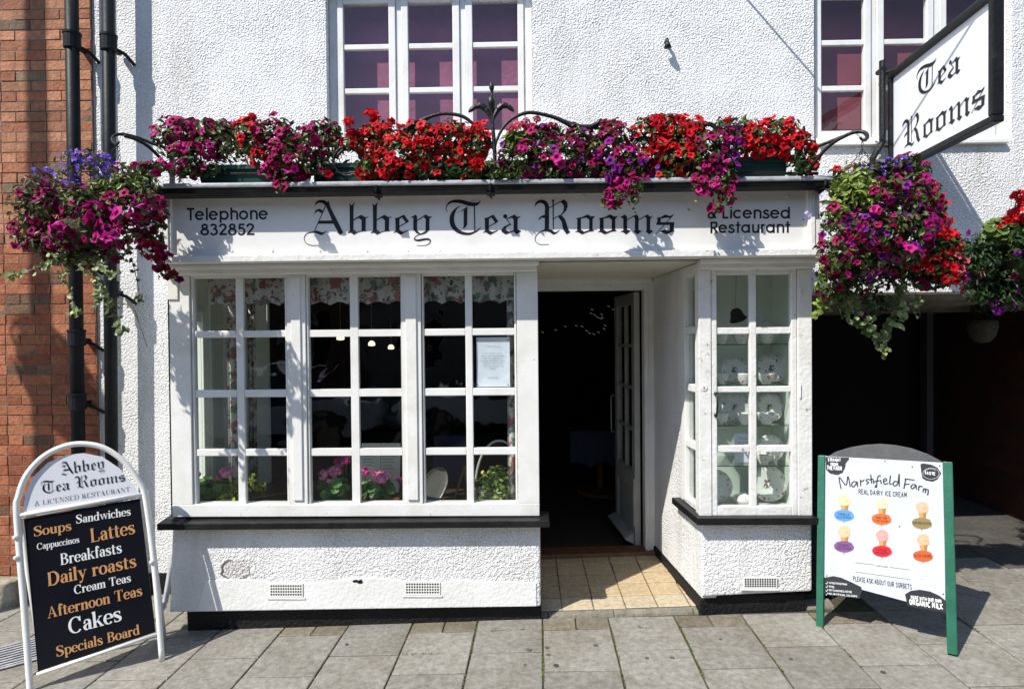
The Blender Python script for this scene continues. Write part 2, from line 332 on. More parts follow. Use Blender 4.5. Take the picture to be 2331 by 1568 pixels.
# --- bold serif; cap 700, x-height 470
def RC(x0,y0,x1,y1): return ('p', [(x0,y0),(x1,y0),(x1,y1),(x0,y1)])
def serif_font(T, t):
    h = T/2
    def arc(cx,cy,rx,ry,a0,a1):
        n = 16; return ('s', [(cx+rx*math.cos(R(a0+(a1-a0)*i/n)), cy+ry*math.sin(R(a0+(a1-a0)*i/n)), t+(T-t)*abs(math.cos(R(a0+(a1-a0)*i/n)))**1.3) for i in range(n+1)])
    def st(x,y0,y1,foot=1,flag=1):
        s = [RC(x-h,y0,x+h,y1)]
        if foot: s.append(RC(x-h-42,y0,x+h+42,y0+t))
        if flag: s.append(('p',[(x-h-50,y1-35),(x-h,y1-10),(x-h,y1-75)]))
        return s
    def arch(x0,x1): return [('s',[(x0+h-5,330,t),(x0+h+50,420,t*1.4),(x0+h+115,448,T*.55),(x1-15,405,T*.9),(x1,320,T),(x1,0,T)]), RC(x1-h-42,0,x1+h+42,t)]
    D = {}
    D['i'] = (st(112,0,470)+[('c',112,610,62)], 232); D['l'] = (st(112,0,720), 232)
    D['n'] = (st(112,0,470)+arch(112,372), 490); D['h'] = (st(112,0,720)+arch(112,372), 490); D['m'] = (st(112,0,470)+arch(112,362)+arch(362,612), 730)
    D['u'] = ([('s',[(112,470,T),(112,150,T),(140,55,T*.85),(210,20,T*.5),(290,50,t*1.3),(335,120,t)]), ('p',[(62-40,470),(112,470),(112,440),(62-40,440)])]+st(372,0,470), 490)
    D['r'] = (st(112,0,470)+[('s',[(155,320,t),(200,420,t*1.4),(270,440,t*2)]), ('c',300,405,58)], 365)
    D['o'] = ([arc(225,235,165,222,0,360)], 452); D['c'] = ([arc(220,235,165,222,48,318), ('c',325,365,52)], 400)
    D['e'] = ([arc(222,235,165,222,0,318), RC(80,235,385,235+t)], 420)
    D['a'] = ([('s',[(88,350,60),(125,430,t*1.4),(200,452,t*1.2),(285,415,T*.75),(315,330,T),(315,90,T),(345,25,T*.5),(410,35,t)]), ('s',[(310,285,t),(190,255,T*.4),(100,180,T),(95,100,T*.95),(155,22,T*.5),(235,35,t),(310,110,t)]), ('c',95,345,48)], 425)
    D['d'] = (st(372,0,720)+[arc(225,235,155,222,50,310)], 490); D['b'] = (st(112,0,720,0)+[arc(265,235,155,222,-130,130)], 470)
    D['p'] = (st(112,-220,470)+[arc(265,235,155,222,-130,130)], 480)
    D['y'] = ([('p',[(45,470),(165,470),(310,90),(240,-20)]), ('s',[(410,470,t),(270,60,t),(205,-120,t*1.5),(130,-190,t*1.5)]), ('c',120,-150,55), RC(10,470-t,215,470), RC(330,470-t,470,470)], 470)
    D['w'] = ([('p',[(40,470),(155,470),(275,60),(225,0)]), ('p',[(330,470),(445,470),(560,60),(505,0)]), ('s',[(240,20,t),(375,450,t)]), ('s',[(525,20,t),(650,470,t)]), RC(5,470-t,200,470), RC(290,470-t,480,470), RC(590,470-t,710,470)], 710)
    D['k'] = (st(112,0,720)+[('s',[(150,190,t),(390,455,t)]), ('p',[(205,250),(300,290),(470,30),(350,30)]), RC(300,470-t,460,470), RC(320,0,510,t)], 510)
    D['s'] = ([('s',[(330,370,45),(285,440,t*1.2),(200,455,t*1.3),(100,410,T*.7),(90,330,T*.95),(210,245,T*1.05),(325,160,T),(320,70,T*.8),(240,18,t*1.3),(150,15,t*1.2),(70,90,45)]), RC(315,330,350,465), RC(55,5,90,140)], 405)
    D['t'] = ([('s',[(142,600,T*.8),(142,110,T),(165,40,T*.7),(235,15,t*1.3),(305,60,t)]), RC(20,470-t,300,470)], 330)
    D['f'] = ([('s',[(280,650,60),(250,700,t*1.5),(190,695,T*.6),(142,620,T),(142,0,T)]), ('c',285,640,52), RC(20,470-t,285,470), RC(60,0,240,t)], 300)
    D['S'] = ([('s',[(465,560,60),(400,660,t*1.3),(285,690,t*1.3),(140,630,T*.8),(120,510,T*1.05),(280,380,T*1.25),(450,265,T*1.15),(455,120,T),(330,18,t*1.4),(200,10,t*1.3),(75,130,60)]), RC(455,480,495,695), RC(55,5,95,220)], 560)
    D['C'] = ([arc(320,350,262,340,48,315), RC(505,470,548,690), ('c',495,545,45)], 610)
    D['L'] = (st(150,0,700,1,0)+[RC(60,700-t,250,700), RC(60,0,500,t), RC(455,0,500,195)], 540)
    bl = lambda y0,y1,x: ('s',[(190,y1-t/2,t),(x-120,y1-t*.7,t*1.5),(x,(y0+y1)/2,T*1.1),(x-120,y0+t*.7,t*1.5),(190,y0+t/2,t)])
    D['B'] = (st(150,0,700,1,0)+[RC(60,700-t,250,700), bl(360,700,450), bl(0,390,500)], 590)
    D['R'] = (st(150,0,700,1,0)+[RC(60,700-t,250,700), bl(340,700,460), ('p',[(280,360),(400,370),(560,0),(430,0)]), RC(420,0,600,t)], 600)
    D['D'] = (st(150,0,700,1,0)+[RC(60,700-t,250,700), ('s',[(190,700-t/2,t),(400,670,T*.6),(540,500,T),(560,350,T*1.1),(540,200,T),(400,30,T*.6),(190,t/2,t)])], 660)
    D['A'] = ([('s',[(320,690,t),(110,0,t)]), ('p',[(290,700),(350,700),(590,0),(455,0)]), RC(180,225,440,225+t), RC(30,0,220,t), RC(400,0,640,t)], 660)
    D['T'] = (st(300,0,700,1,0)+[RC(30,700-t,570,700), RC(30,520,72,700), RC(528,520,570,700)], 600)
    D['E'] = (st(150,0,700,1,0)+[RC(60,700-t,480,700), RC(60,0,500,t), RC(200,345,380,345+t), RC(445,540,480,700), RC(465,0,500,170)], 540)
    D['I'] = (st(150,0,700,1,0)+[RC(60,700-t,240,700)], 300); D['N'] = ([RC(100,0,100+t,700), RC(520,0,520+t,700), ('p',[(80,700),(190,700),(560,0),(500,0)]), RC(40,0,210,t), RC(440,700-t,620,700)], 650)
    D['U'] = ([('s',[(150,700,T),(150,220,T),(200,60,T*.8),(330,12,t*1.4),(450,60,t*1.3),(500,220,t),(500,700,t)]), RC(60,700-t,250,700), RC(420,700-t,580,700)], 640)
    D['&'] = ([('s',[(560,330,t),(480,140,t*1.3),(350,20,T*.6),(180,10,T*.7),(90,120,T),(140,270,T*.8),(300,400,t*1.4),(390,520,T*.7),(350,660,T*.5),(250,680,T*.6),(200,580,T),(270,400,T),(430,160,T*.9),(590,10,T*.7)])], 640)
    D['g'] = ([arc(225,260,140,195,0,360), ('s',[(150,80,t),(90,20,T*.5),(200,-10,T*.6),(330,-40,T*.8),(340,-140,T*.7),(220,-205,t*1.4),(90,-170,T*.6),(70,-90,T*.6),(150,-20,t)]), ('s',[(330,400,t),(420,450,t*1.6)])], 450)
    D['v'] = ([('p',[(45,470),(165,470),(290,60),(235,0)]), ('s',[(245,20,t),(400,470,t)]), RC(10,470-t,215,470), RC(330,470-t,460,470)], 460)
    D['j'] = ([('s',[(112,470,T),(112,-60,T),(90,-160,T*.6),(10,-200,t)]), ('c',112,610,62)], 240)
    D['O'] = ([arc(340,350,270,340,0,360)], 690); D['P'] = (st(150,0,700,1,0)+[RC(60,700-t,250,700), bl(320,700,470)], 560)
    D[','] = ([('s',[(90,50,T*.9),(100,0,T*.6),(60,-110,t)])], 200)
    return D
SERIF = serif_font(128, 36); SERIF_LIGHT = serif_font(64, 22)
# --- geometric sans (monoline), cap 700, x-height 530
def sans_font(w):
    def arc(cx,cy,r,a0,a1,ry=None):
        n = 18; ry = ry or r; return ('s', [(cx+r*math.cos(R(a0+(a1-a0)*i/n)), cy+ry*math.sin(R(a0+(a1-a0)*i/n)), w) for i in range(n+1)])
    h = w/2; r = 265-h; D = {}
    s = lambda *p: ('l', [(a,b,w) for a,b in p])
    D['o'] = ([arc(265,265,r,0,360)], 590); D['c'] = ([arc(265,265,r,42,318)], 540); D['e'] = ([arc(265,265,r,0,325), RC(60,235,500,235+w*.8)], 580)
    D['d'] = ([arc(265,265,r,0,360), RC(530-w,0,530,700)], 610); D['a'] = ([arc(265,265,r,0,360), RC(530-w,0,530,530)], 610); D['p'] = ([arc(305,265,r,0,360), RC(40,-170,40+w,530)], 620)
    D['l'] = ([RC(50,0,50+w,700)], 50+w+50); D['i'] = ([RC(50,0,50+w,530), RC(50,600,50+w,700)], 100+w)
    D['n'] = ([RC(45,0,45+w,530), ('s',[(45+h,260,w),(90,400,w),(160,465,w),(260,485,w),(370,455,w),(425,370,w),(430,280,w),(430,0,w)])], 530); D['h'] = ([RC(45,0,45+w,700), D['n'][0][1]], 530)
    D['u'] = ([RC(430-h,0,430+h,530), ('s',[(45+h,530,w),(45+h,250,w),(60+h,150,w),(120,75,w),(220,45,w),(320,65,w),(395,130,w),(425,260,w)])], 530)
    D['r'] = ([RC(45,0,45+w,530), ('s',[(45+h,280,w),(100,410,w),(200,480,w),(270,485,w)])], 330); D['t'] = ([RC(110,0,110+w,690), RC(20,430,320,430+w*.85)], 350)
    D['s'] = ([('s',[(330,400,w),(270,475,w),(170,475,w),(100,410,w),(120,325,w),(220,275,w),(320,220,w),(350,140,w),(290,60,w),(190,42,w),(90,70,w),(50,150,w)])], 430)
    D['T'] = ([RC(185,0,185+w,700), RC(20,700-w,450,700)], 480); D['L'] = ([RC(50,0,50+w,700), RC(50,0,390,w)], 430)
    D['R'] = ([RC(50,0,50+w,700), ('s',[(100,700-h,w),(270,700-h,w),(390,640,w),(420,510,w),(380,390,w),(270,330,w),(100,325,w)]), ('l',[(260,330,w),(450,0,w)])], 520)
    D['8'] = ([arc(230,530,130,0,360,125), arc(230,205,185,0,360,160)], 510); D['3'] = ([('s',[(60,560,w),(130,640,w),(230,650,w),(330,590,w),(330,480,w),(260,400,w),(180,385,w)]), ('s',[(180,385,w),(310,370,w),(385,270,w),(370,130,w),(260,48,w),(130,55,w),(50,150,w)])], 500)
    D['2'] = ([('s',[(60,490,w),(90,600,w),(200,655,w),(320,620,w),(380,510,w),(340,400,w),(200,230,w),(70,50,w)]), RC(30,0,440,w)], 510)
    D['5'] = ([RC(130,700-w,390,700), ('l',[(150,690,w),(100,380,w)]), ('s',[(80,360,w),(190,425,w),(310,400,w),(385,290,w),(370,140,w),(270,50,w),(140,50,w),(50,130,w)])], 490)
    D['&'] = ([('s',[(420,300,w),(350,120,w),(230,40,w),(100,80,w),(60,190,w),(140,310,w),(270,430,w),(300,560,w),(220,650,w),(130,590,w),(150,480,w),(290,270,w),(470,20,w)])], 530)
    return D
SANS = sans_font(112)
# --- narrow hand-drawn capitals on a 4 x 7 grid
CAPS = {'A':['0,0 2,7 4,0','.8,2.4 3.2,2.4'],'B':['0,0 0,7 2.4,6.8 3.2,5.4 2.2,3.8 0,3.6','2.2,3.8 3.8,2.4 3,.3 0,0'],'C':['3.8,5.6 2.4,7 .8,6 0,3.5 .8,1 2.4,0 3.8,1.2'],'D':['0,0 0,7 2.2,6.4 3.8,3.6 2.2,.4 0,0'],'E':['3.6,7 0,7 0,0 3.6,0','0,3.6 2.8,3.6'],'F':['3.6,7 0,7 0,0','0,3.6 2.8,3.6'],
'G':['3.8,5.6 2.2,7 .6,6 0,3.5 .8,.8 2.4,0 3.8,1 3.8,3 2.2,3'],'H':['0,0 0,7','4,0 4,7','0,3.5 4,3.5'],'I':['1,0 1,7'],'K':['0,0 0,7','4,7 0,3 4,0'],'L':['0,7 0,0 3.6,0'],'M':['0,0 .4,7 2.2,2.6 4,7 4.4,0'],'N':['0,0 0,7 4,0 4,7'],'O':['2,7 .4,5.6 0,3.5 .5,1.2 2,0 3.6,1.2 4,3.5 3.6,5.8 2,7'],'P':['0,0 0,7 2.6,6.8 3.6,5.2 2.6,3.4 0,3.2'],
'R':['0,0 0,7 2.6,6.8 3.6,5.2 2.6,3.6 0,3.4','1.6,3.4 4,0'],'S':['3.6,5.8 2.2,7 .6,6.2 .6,4.6 3,3 3.6,1.4 2.2,0 .2,.8'],'T':['0,7 4.4,7','2.2,7 2.2,0'],'U':['0,7 .2,1.4 2,0 3.8,1.4 4,7'],'V':['0,7 2,0 4,7'],'W':['0,7 1.2,0 2.4,5 3.6,0 4.8,7'],'X':['0,0 4,7','0,7 4,0'],'Y':['0,7 2,3.5 4,7','2,3.5 2,0'],'4':['2.8,0 2.8,7 0,2.2 4,2.2'],'£':['3.6,6 2.4,7 1.2,6 1.2,2 .2,0 4,0','0,3.4 2.6,3.4'],'.':['.5,0 .5,.9'],'-':['0,3.4 2.4,3.4'],'/':['0,3 1.2,0 3.6,7']}
def get_glyph(font, ch, tails=False):
    if font == 'bl': return bl_glyph(ch, tails)
    if font == 'caps' or font == 'capsbold' or font == 'capslight':
        w = {'caps': 1.25, 'capsbold': 1.7, 'capslight': .55}[font]
        sh = [('l', [(*map(float, q.split(',')), w) for q in s.split()]) for s in CAPS[ch]]
        ps = flat(sh); x1 = max(q[0] for p in ps for q in p); return [[(q[0]/7, q[1]/7) for q in p] for p in ps], (x1+1.5)/7
    D = {'serif': SERIF, 'light': SERIF_LIGHT, 'sans': SANS}[font]
    sh, adv = D[ch]; return [[(q[0]/700, q[1]/700) for q in p] for p in flat(sh)], adv/700
_gc = {}
def text_tris(font, txt, tails=False):
    """unit cap-height text: verts, faces, width"""
    V2 = []; F2 = []; x = 0
    for ch in txt:
        if ch == ' ': x += .38; continue
        key = (font, ch, tails)
        if key not in _gc:
            ps, adv = get_glyph(font, ch, tails); _gc[key] = (*union(ps), adv)
        vs, fs, adv = _gc[key]; n = len(V2)
        V2 += [(q[0]+x, q[1]) for q in vs]; F2 += [[n+i for i in f] for f in fs]; x += adv
    return V2, F2, x

class Plane:
    """a board face: origin o, unit u (right), v (up); n points at the viewer"""
    def __init__(s, o, u, v):
        s.o = V(o); s.u = V(u).normalized(); v = V(v); s.v = (v-s.u*v.dot(s.u)).normalized(); s.n = s.u.cross(s.v)
    def at(s, a, b, c=0): return s.o+s.u*a+s.v*b+s.n*c
    def px(s, x, y):
        d = ray(x, y); k = (s.o-O).dot(s.n)/d.dot(s.n); p = O+d*k-s.o; return p.dot(s.u), p.dot(s.v)
    def text(s, mb, font, txt, p0, p1, hpx, c=.0015, tails=False, col=None):
        """baseline from pixel p0 to pixel p1 of the photo, cap height given by pixel hpx straight above p0"""
        a = V(s.px(*p0)); b = V(s.px(*p1)); h = V(s.px(p0[0]+(hpx[0] if isinstance(hpx, tuple) else 0), p0[1]-(hpx[1] if isinstance(hpx, tuple) else hpx)))-a
        vs, fs, w = text_tris(font, txt, tails); e = (b-a)/w
        hv = h-(b-a).normalized()*h.dot((b-a).normalized())
        if h.length: hv = V((-(b-a).y, (b-a).x)).normalized()*hv.length
        mb.add([s.at(*(a+e*q[0]+hv*q[1]), c) for q in vs], fs, col)
    def poly(s, mb, pts, c=.001, col=None):
        vs, fs = union([pts]); mb.add([s.at(q[0], q[1], c) for q in vs], fs, col)
    def polypx(s, mb, pts, c=.001, col=None): s.poly(mb, [s.px(*p) for p in pts], c, col)
    def strokepx(s, mb, pts, w, c=.001, col=None, smooth=True):
        q = [(*s.px(*p), w) for p in pts]; vs, fs = union(flat([('s' if smooth else 'l', q)])); mb.add([s.at(a, b, c) for a, b in vs], fs, col)

# ================================================================== SETTING
YB, YF, YG, YW, YD = 3.75, 3.60, 3.515, 4.40, 4.76
# --- ground, road, pavement
def gsheet(name, m, x0, x1, y0, y1, dz, n=1):
    b = MB(); b.add([(x0,y0,gz(x0)+dz),(x1,y0,gz(x1)+dz),(x1,y1,gz(x1)+dz),(x0,y1,gz(x0)+dz)], [[0,1,2,3]]); return struct(b.build(name, m))
gsheet('ground', M_JOINT, -60, 60, -60, 60, -.20)
gsheet('road', M_ROAD, -60, 60, -5.5, .9, -.13)
kb = MB()
for (ya, yb) in ((.9, 1.03), (-5.63, -5.5)):
    x = -12
    while x < 12:
        kb.hexa([(x+.004,ya,gz(x)-.2),(x+.9,ya,gz(x+.9)-.2),(x+.9,yb,gz(x+.9)-.2),(x+.004,yb,gz(x)-.2)], [(x+.004,ya,gz(x)),(x+.9,ya,gz(x+.9)),(x+.9,yb,gz(x+.9)),(x+.004,yb,gz(x))]); x += .906
struct(kb.build('kerb', M_LEAD, bevel=.012))
# paving bed and slabs
gsheet('pavement_bed', M_JOINT, -9, 9, 1.03, 7.2, -.011)
pv = MB(); rnd = random.Random(3)
TH = R(1.4); ct, st_ = math.cos(TH), math.sin(TH)
def slab(mb, x0, x1, y0, y1, dz=0, col=None, g=.0048, rot=True):
    ch = .004
    def w(x, y, z):
        X = x*ct+y*st_ if rot else x; Y = -x*st_+y*ct if rot else y
        return (X, Y, gz(X)+z)
    t = [rnd.uniform(-.0015,.0015)+dz for _ in range(4)]
    j = lambda: rnd.uniform(-.002,.002)
    a, b, c, d = (x0+g+j(), y0+g+j()), (x1-g+j(), y0+g+j()), (x1-g+j(), y1-g+j()), (x0+g+j(), y1-g+j())
    ins = [(a[0]+ch,a[1]+ch),(b[0]-ch,b[1]+ch),(c[0]-ch,c[1]-ch),(d[0]+ch,d[1]-ch)]
    vs = [w(*p, -.011) for p in (a,b,c,d)]+[w(*p, k-ch*.8) for p, k in zip((a,b,c,d), t)]+[w(*p, k) for p, k in zip(ins, t)]
    mb.add(vs, [[8,9,10,11]]+[[i,(i+1)%4,4+(i+1)%4,4+i] for i in range(4)]+[[4+i,4+(i+1)%4,8+(i+1)%4,8+i] for i in range(4)], col)
SL = .402
for i in range(-18, 21):
    x0 = .002+i*SL; off = 0 if i % 2 else .205
    for k in range(-1, 7):
        y1 = 3.805-off-k*SL+ (0 if x0 < 1.7 else 0)
        if k == -1:
            if off and x0 < 1.8:
                for q in (0, 1): slab(pv, x0+q*SL/2, x0+(q+1)*SL/2, 3.66, 3.81, -.002, (lambda g: (.25*g,.22*g,.165*g))(rnd.uniform(.75,1.05)), .004)
            if off: continue
            continue
        y0 = y1-SL
        if y0 < .95: y0 = 1.02
        if y1 <= 1.03: continue
        g0 = rnd.uniform(.255,.325); c = (g0*1.0, g0*.955, g0*.845)
        if k == 0 and off and x0 < 1.8: y1 = 3.655
        slab(pv, x0, x0+SL, y0, y1, 0, c)
# slabs continuing into the passage and to the brick house
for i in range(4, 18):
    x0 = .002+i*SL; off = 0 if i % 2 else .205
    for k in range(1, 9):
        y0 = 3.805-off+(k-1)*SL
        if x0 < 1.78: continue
        g0 = rnd.uniform(.25,.32)*(1 if y0 < 4.3 else .28); slab(pv, x0, x0+SL, y0, y0+SL, 0, (g0, g0*.955, g0*.845))  # passage shade put into the slab colour: deeper slabs much darker
for i in range(-18, -5):
    x0 = .002+i*SL; off = 0 if i % 2 else .205
    for k in range(1, 3):
        y0 = 3.805-off+(k-1)*SL; g0 = rnd.uniform(.25,.32)
        slab(pv, x0, x0+SL, y0, y0+SL, 0, (g0, g0*.97, g0*.85))
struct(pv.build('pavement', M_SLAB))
# concrete fillet strip at the foot of the front
cs = MB(); x = -2.2
while x < 1.75:
    xe = x+rnd.uniform(.3,.6); ya = 3.812+rnd.uniform(-.006,.006)
    cs.hexa([(x,ya,gz(x)-.02),(xe-.004,ya,gz(xe)-.02),(xe-.004,3.90,gz(xe)-.02),(x,3.90,gz(x)-.02)], [(x,ya+.01,gz(x)+.006),(xe-.004,ya+.01,gz(xe)+.006),(xe-.004,3.90,gz(xe)+.022),(x,3.90,gz(x)+.022)]); x = xe
struct(cs.build('pavement_edge', mat('old_concrete', (.24,.22,.18), .95, var=(.15,.14,.11), vscale=14, bump=(50,.012,5)), bevel=.006))
# tiled entrance floor
tl = MB(); ty0 = 3.86
for i in range(-1, 6):
    for k in range(5):
        x0 = .02+i*.2-.0; y0 = ty0+k*.182
        g0 = rnd.uniform(.9,1.06); slab(tl, x0, x0+.2, y0, y0+.182, .022+k*.004, ((.57*g0,.49*g0,.36*g0) if k == 0 else (.55*g0,.435*g0,.28*g0)), .0030, False)
struct(tl.build('entrance_floor', M_TILE))
gsheet('entrance_floor_bed', mat('tile_grout', (.10,.08,.05), .9), -.2, 1.3, 3.86, 4.78, .018)
ft = MB(); ft.box(-3.2, 2.0, 4.80, 9.4, -.3, .06); struct(ft.build('floor', mat('dark_carpet', (.035,.022,.014), .95, var=(.025,.015,.01), vscale=20)))

# ================================================================== TEA ROOM BUILDING
TR = thing('tea_room_building', 'white roughcast tea room with projecting shopfront, fascia sign and dark doorway', 'building', (0, YW, 0))
def wall_holes(mb, x0, x1, z0, z1, holes, y, d):
    """vertical slab facing -Y with rectangular through-holes and their reveals"""
    xs = sorted({x0, x1, *[h[0] for h in holes], *[h[1] for h in holes]}); zs = sorted({z0, z1, *[h[2] for h in holes], *[h[3] for h in holes]})
    xs = [x for x in xs if x0 <= x <= x1]; zs = [z for z in zs if z0 <= z <= z1]
    inh = lambda x, z: any(h[0] < x < h[1] and h[2] < z < h[3] for h in holes)
    n = len(xs); idx = {}
    vs = []; fs = []
    def vid(i, j, b):
        if (i,j,b) not in idx: idx[(i,j,b)] = len(vs); vs.append((xs[i], y+(d if b else 0), zs[j]))
        return idx[(i,j,b)]
    cell = lambda i, j: 0 <= i < len(xs)-1 and 0 <= j < len(zs)-1 and not inh((xs[i]+xs[i+1])/2, (zs[j]+zs[j+1])/2)
    for i in range(len(xs)-1):
        for j in range(len(zs)-1):
            if not cell(i, j): continue
            for b in (0, 1): fs.append([vid(i,j,b), vid(i+1,j,b), vid(i+1,j+1,b), vid(i,j+1,b)])
            for (di, dj, p, q) in ((-1,0,(i,j),(i,j+1)), (1,0,(i+1,j),(i+1,j+1)), (0,-1,(i,j),(i+1,j)), (0,1,(i,j+1),(i+1,j+1))):
                if not cell(i+di, j+dj): fs.append([vid(*p,0), vid(*q,0), vid(*q,1), vid(*p,1)])
    mb.add(vs, fs)
XBR = PX(222, 700, YW)                               # joint with the brick house
WA = (PX(743,160,YW), PX(1212,160,YW), PZ(980,316,YW), 4.22)      # upper window openings
WBh = (PX(1853,160,YW), PX(2304,160,YW), PZ(2080,322,YW), 4.22)
BX0, BX1 = PX(390,1000,YB), PX(1226,1000,YB)         # large bay
RX0, RX1 = PX(1592,1000,YB), PX(1849,1000,YB)        # narrow bay
PASS0, PASST = 1.86, 2.03                            # passage opening
w = MB(); wall_holes(w, XBR, 9, -.4, 5.4, [WA, WBh, (BX0+.02, RX1-.02, -.4, 2.35), (PASS0, 4.24, -.4, PASST)], YW, .28)
w.build('wall', M_RENDER, TR)
# dark shop room behind, and the passage
def room(x0, x1, y0, y1, z0, z1, m, name, front=False):
    b = MB(); v = [(x0,y0,z0),(x1,y0,z0),(x1,y1,z0),(x0,y1,z0),(x0,y0,z1),(x1,y0,z1),(x1,y1,z1),(x0,y1,z1)]
    b.add(v, [[0,4,7,3],[1,2,6,5],[2,3,7,6],[4,5,6,7]]); return b.build(name, m, TR, recalc=False)
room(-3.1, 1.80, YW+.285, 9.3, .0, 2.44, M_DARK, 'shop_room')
# left return of the bay, panelled and pale inside, with a small side light
br = MB(); x = BX0
br.box(x, x+.035, YB+.05, YW, .63, .80); br.box(x, x+.035, YB+.05, YW, 1.86, 2.17); br.box(x, x+.035, YB+.05, YB+.12, .801, 1.859); br.box(x, x+.035, YB+.20, YB+.22, .801, 1.859); br.box(x, x+.035, YB+.30, YW, .801, 1.859)
br.box(x+.0355, x+.05, YB+.10, YB+.125, .70, 1.95); br.box(x+.0355, x+.05, YB+.30, YB+.325, .70, 1.95); br.box(x+.0355, x+.05, YB+.1255, YB+.2995, 1.92, 1.95); br.box(x+.0355, x+.05, YB+.1255, YB+.2995, .70, .73); br.box(x+.0355, x+.048, YB+.40, YB+.43, .66, 2.15)
cs_ = MB(); cs_.box(BX0-.016, BX0-.0005, YB+.012, YB+.06, .655, 2.12); cs_.build('corner_strip', M_BLACK, TR)
br.build('bay_return', M_PALE, TR, bevel=.003)
bj = MB(); bj.box(x+.0355, x+.06, YW-.06, YW+.30, .66, 2.17); bj.box(x+.0355, x+.25, YW+.20, YW+.24, .66, 2.17); bj.build('inner_panelling', M_PALE, TR, bevel=.003)
# soffit/roof block over shopfront
ZF0, ZF1 = 2.19, 2.585
sf = MB(); sf.box(BX0+.03, RX1-.02, YB+.06, YW-.003, 2.19, 2.20); sf.build('bay_ceiling', M_CREAM, TR)
ld = MB(); ld.hexa([(-2.13,YG-.047,2.603),(1.755,YG-.047,2.593),(1.755,YW-.003,2.603),(-2.13,YW-.003,2.603)], [(-2.13,YG-.047,2.630),(1.755,YG-.047,2.620),(1.755,YW-.003,2.640),(-2.13,YW-.003,2.640)]); ld.build('ledge', M_LEAD, TR, bevel=.008)
# fascia
FX0, FX1 = PX(374,510,YF), PX(1857,510,YF)
FZ0, FZ1 = 2.215, 2.60
fb = MB(); fb.box(FX0, FX1, YF, YB+.25, FZ0, FZ1); fo = fb.build('fascia_board', M_FASCIA, TR)
FP = Plane((0, YF, 0), (1,0,0), (0,0,1))
fm = MB()
px0, px1 = PX(393,510,YF), PX(1836,510,YF); zt, zb = PZ(1110,441,YF), PZ(1110,574,YF)
fm.box(FX0-.012, px0, YF-.022, YF+.02, FZ0, FZ1-.005); fm.box(px1, FX1+.012, YF-.022, YF+.02, FZ0, FZ1-.005)
fm.box(px0, px1, YF-.018, YF-.001, zt, FZ1-.006); fm.box(px0, px1, YF-.018, YF-.001, zb-.012, zb)
fm.box(FX0-.03, FX1+.03, YF-.05, YF+.10, FZ0-.022, FZ0+.012)
fm.box(FX0-.02, FX1+.02, YF-.036, YF-.0225, FZ0+.0125, zb-.0125)
fm.box(px0-.035, px0-.012, YF-.030, YF-.0225, zb, zt); fm.box(px1+.012, px1+.035, YF-.030, YF-.0225, zb, zt)
fm.build('fascia_moulding', M_WORN, TR, bevel=.004)
# shadow-side bed mould beneath the fascia
bmm = MB(); bmm.box(BX0-.005, BX1, YB-.045, YB+.04, 2.135, 2.192); bmm.box(BX0-.012, BX1+.01, YB-.09, YB-.046, 2.165, 2.192)
bmm.box(RX0, RX1+.003, YB-.045, YB+.04, 2.135, 2.192); bmm.box(RX0-.01, RX1+.012, YB-.09, YB-.046, 2.165, 2.192); bmm.build('bed_moulding', M_PAINT, TR, bevel=.008)
# fascia lettering (positions as signwritten)
def crop1(x, y): return ((730+x/4.856)/1.0725, (470+y/4.856)/1.0725)
lt = MB()
for ch, dx in (('A',0),('b',0),('b',276),('e',0),('y',0),('T',0),('e',1060),('a',2282),('R',2282),('o',2282),('o',2550),('m',2282),('s',2282)):
    vs, fs = union(flat(BL[ch])); q = []
    for (a, b) in vs:
        p = P(*crop1(a+dx, b), YF); q.append((p.x, YF-.0015, p.z))
    lt.add(q, fs)
part(lt.build('lettering', M_INK, fo), 'black blackletter words Abbey Tea Rooms')
ls = MB()
FP.text(ls, 'sans', 'Telephone', (425,502), (612,500), 28); FP.text(ls, 'sans', '832852', (457,536), (582,535), 26)
part(ls.build('telephone_lettering', M_INK, fo), 'plain black lettering with the telephone number')
ls = MB()
FP.text(ls, 'sans', '& Licensed', (1610,498), (1801,498), 27); FP.text(ls, 'sans', 'Restaurant', (1615,531), (1800,530), 26)
part(ls.build('licence_lettering', M_INK, fo), 'plain black words & Licensed Restaurant')
for i, x in enumerate([440,520,620,720,835,920,1000,1100,1215,1330,1440,1560,1700,1790]):
    for (x_, y) in ((x,447),(x+(8 if i % 2 else 0),571)):
        p = P(x_, y, YF); sc_ = MB(); sc_.lathe((p.x, YF-.001, p.z), [(.0075,0),(.006,.004),(.0001,.005)], 8, axis=V((0,-1,0))); sc_.build('sign_screw', M_WORN, fo)
# gutter
gt = MB(); g0 = PX(338,420,YG); g1 = PX(1900,420,YG)
prof = [(YG+.05,2.585),(YG+.02,2.558),(YG-.012,2.555),(YG-.032,2.570),(YG-.04,2.597),(YG-.032,2.597),(YG-.026,2.578),(YG+.0,2.566),(YG+.03,2.572),(YG+.05,2.590)]
gt.hexa([(g0,y,z+.004) for y,z in prof], [(g1,y,z-.006) for y,z in prof]); gt.box(g0+.05, g1-.08, YG+.051, YF-.02, 2.565, 2.59)
for x in (360, 860, 1117, 1640, 1870):
    p = PX(x,428,YG); gt.tube([(p,YG-.046,2.60),(p,YG-.048,2.57),(p,YG-.02,2.545),(p,YG+.03,2.54)], .008, 6)
    gt.box(p-.022,p+.022,YG-.042,YG+.03,2.548,2.5545)
gt.build('gutter', M_BLACK, TR)

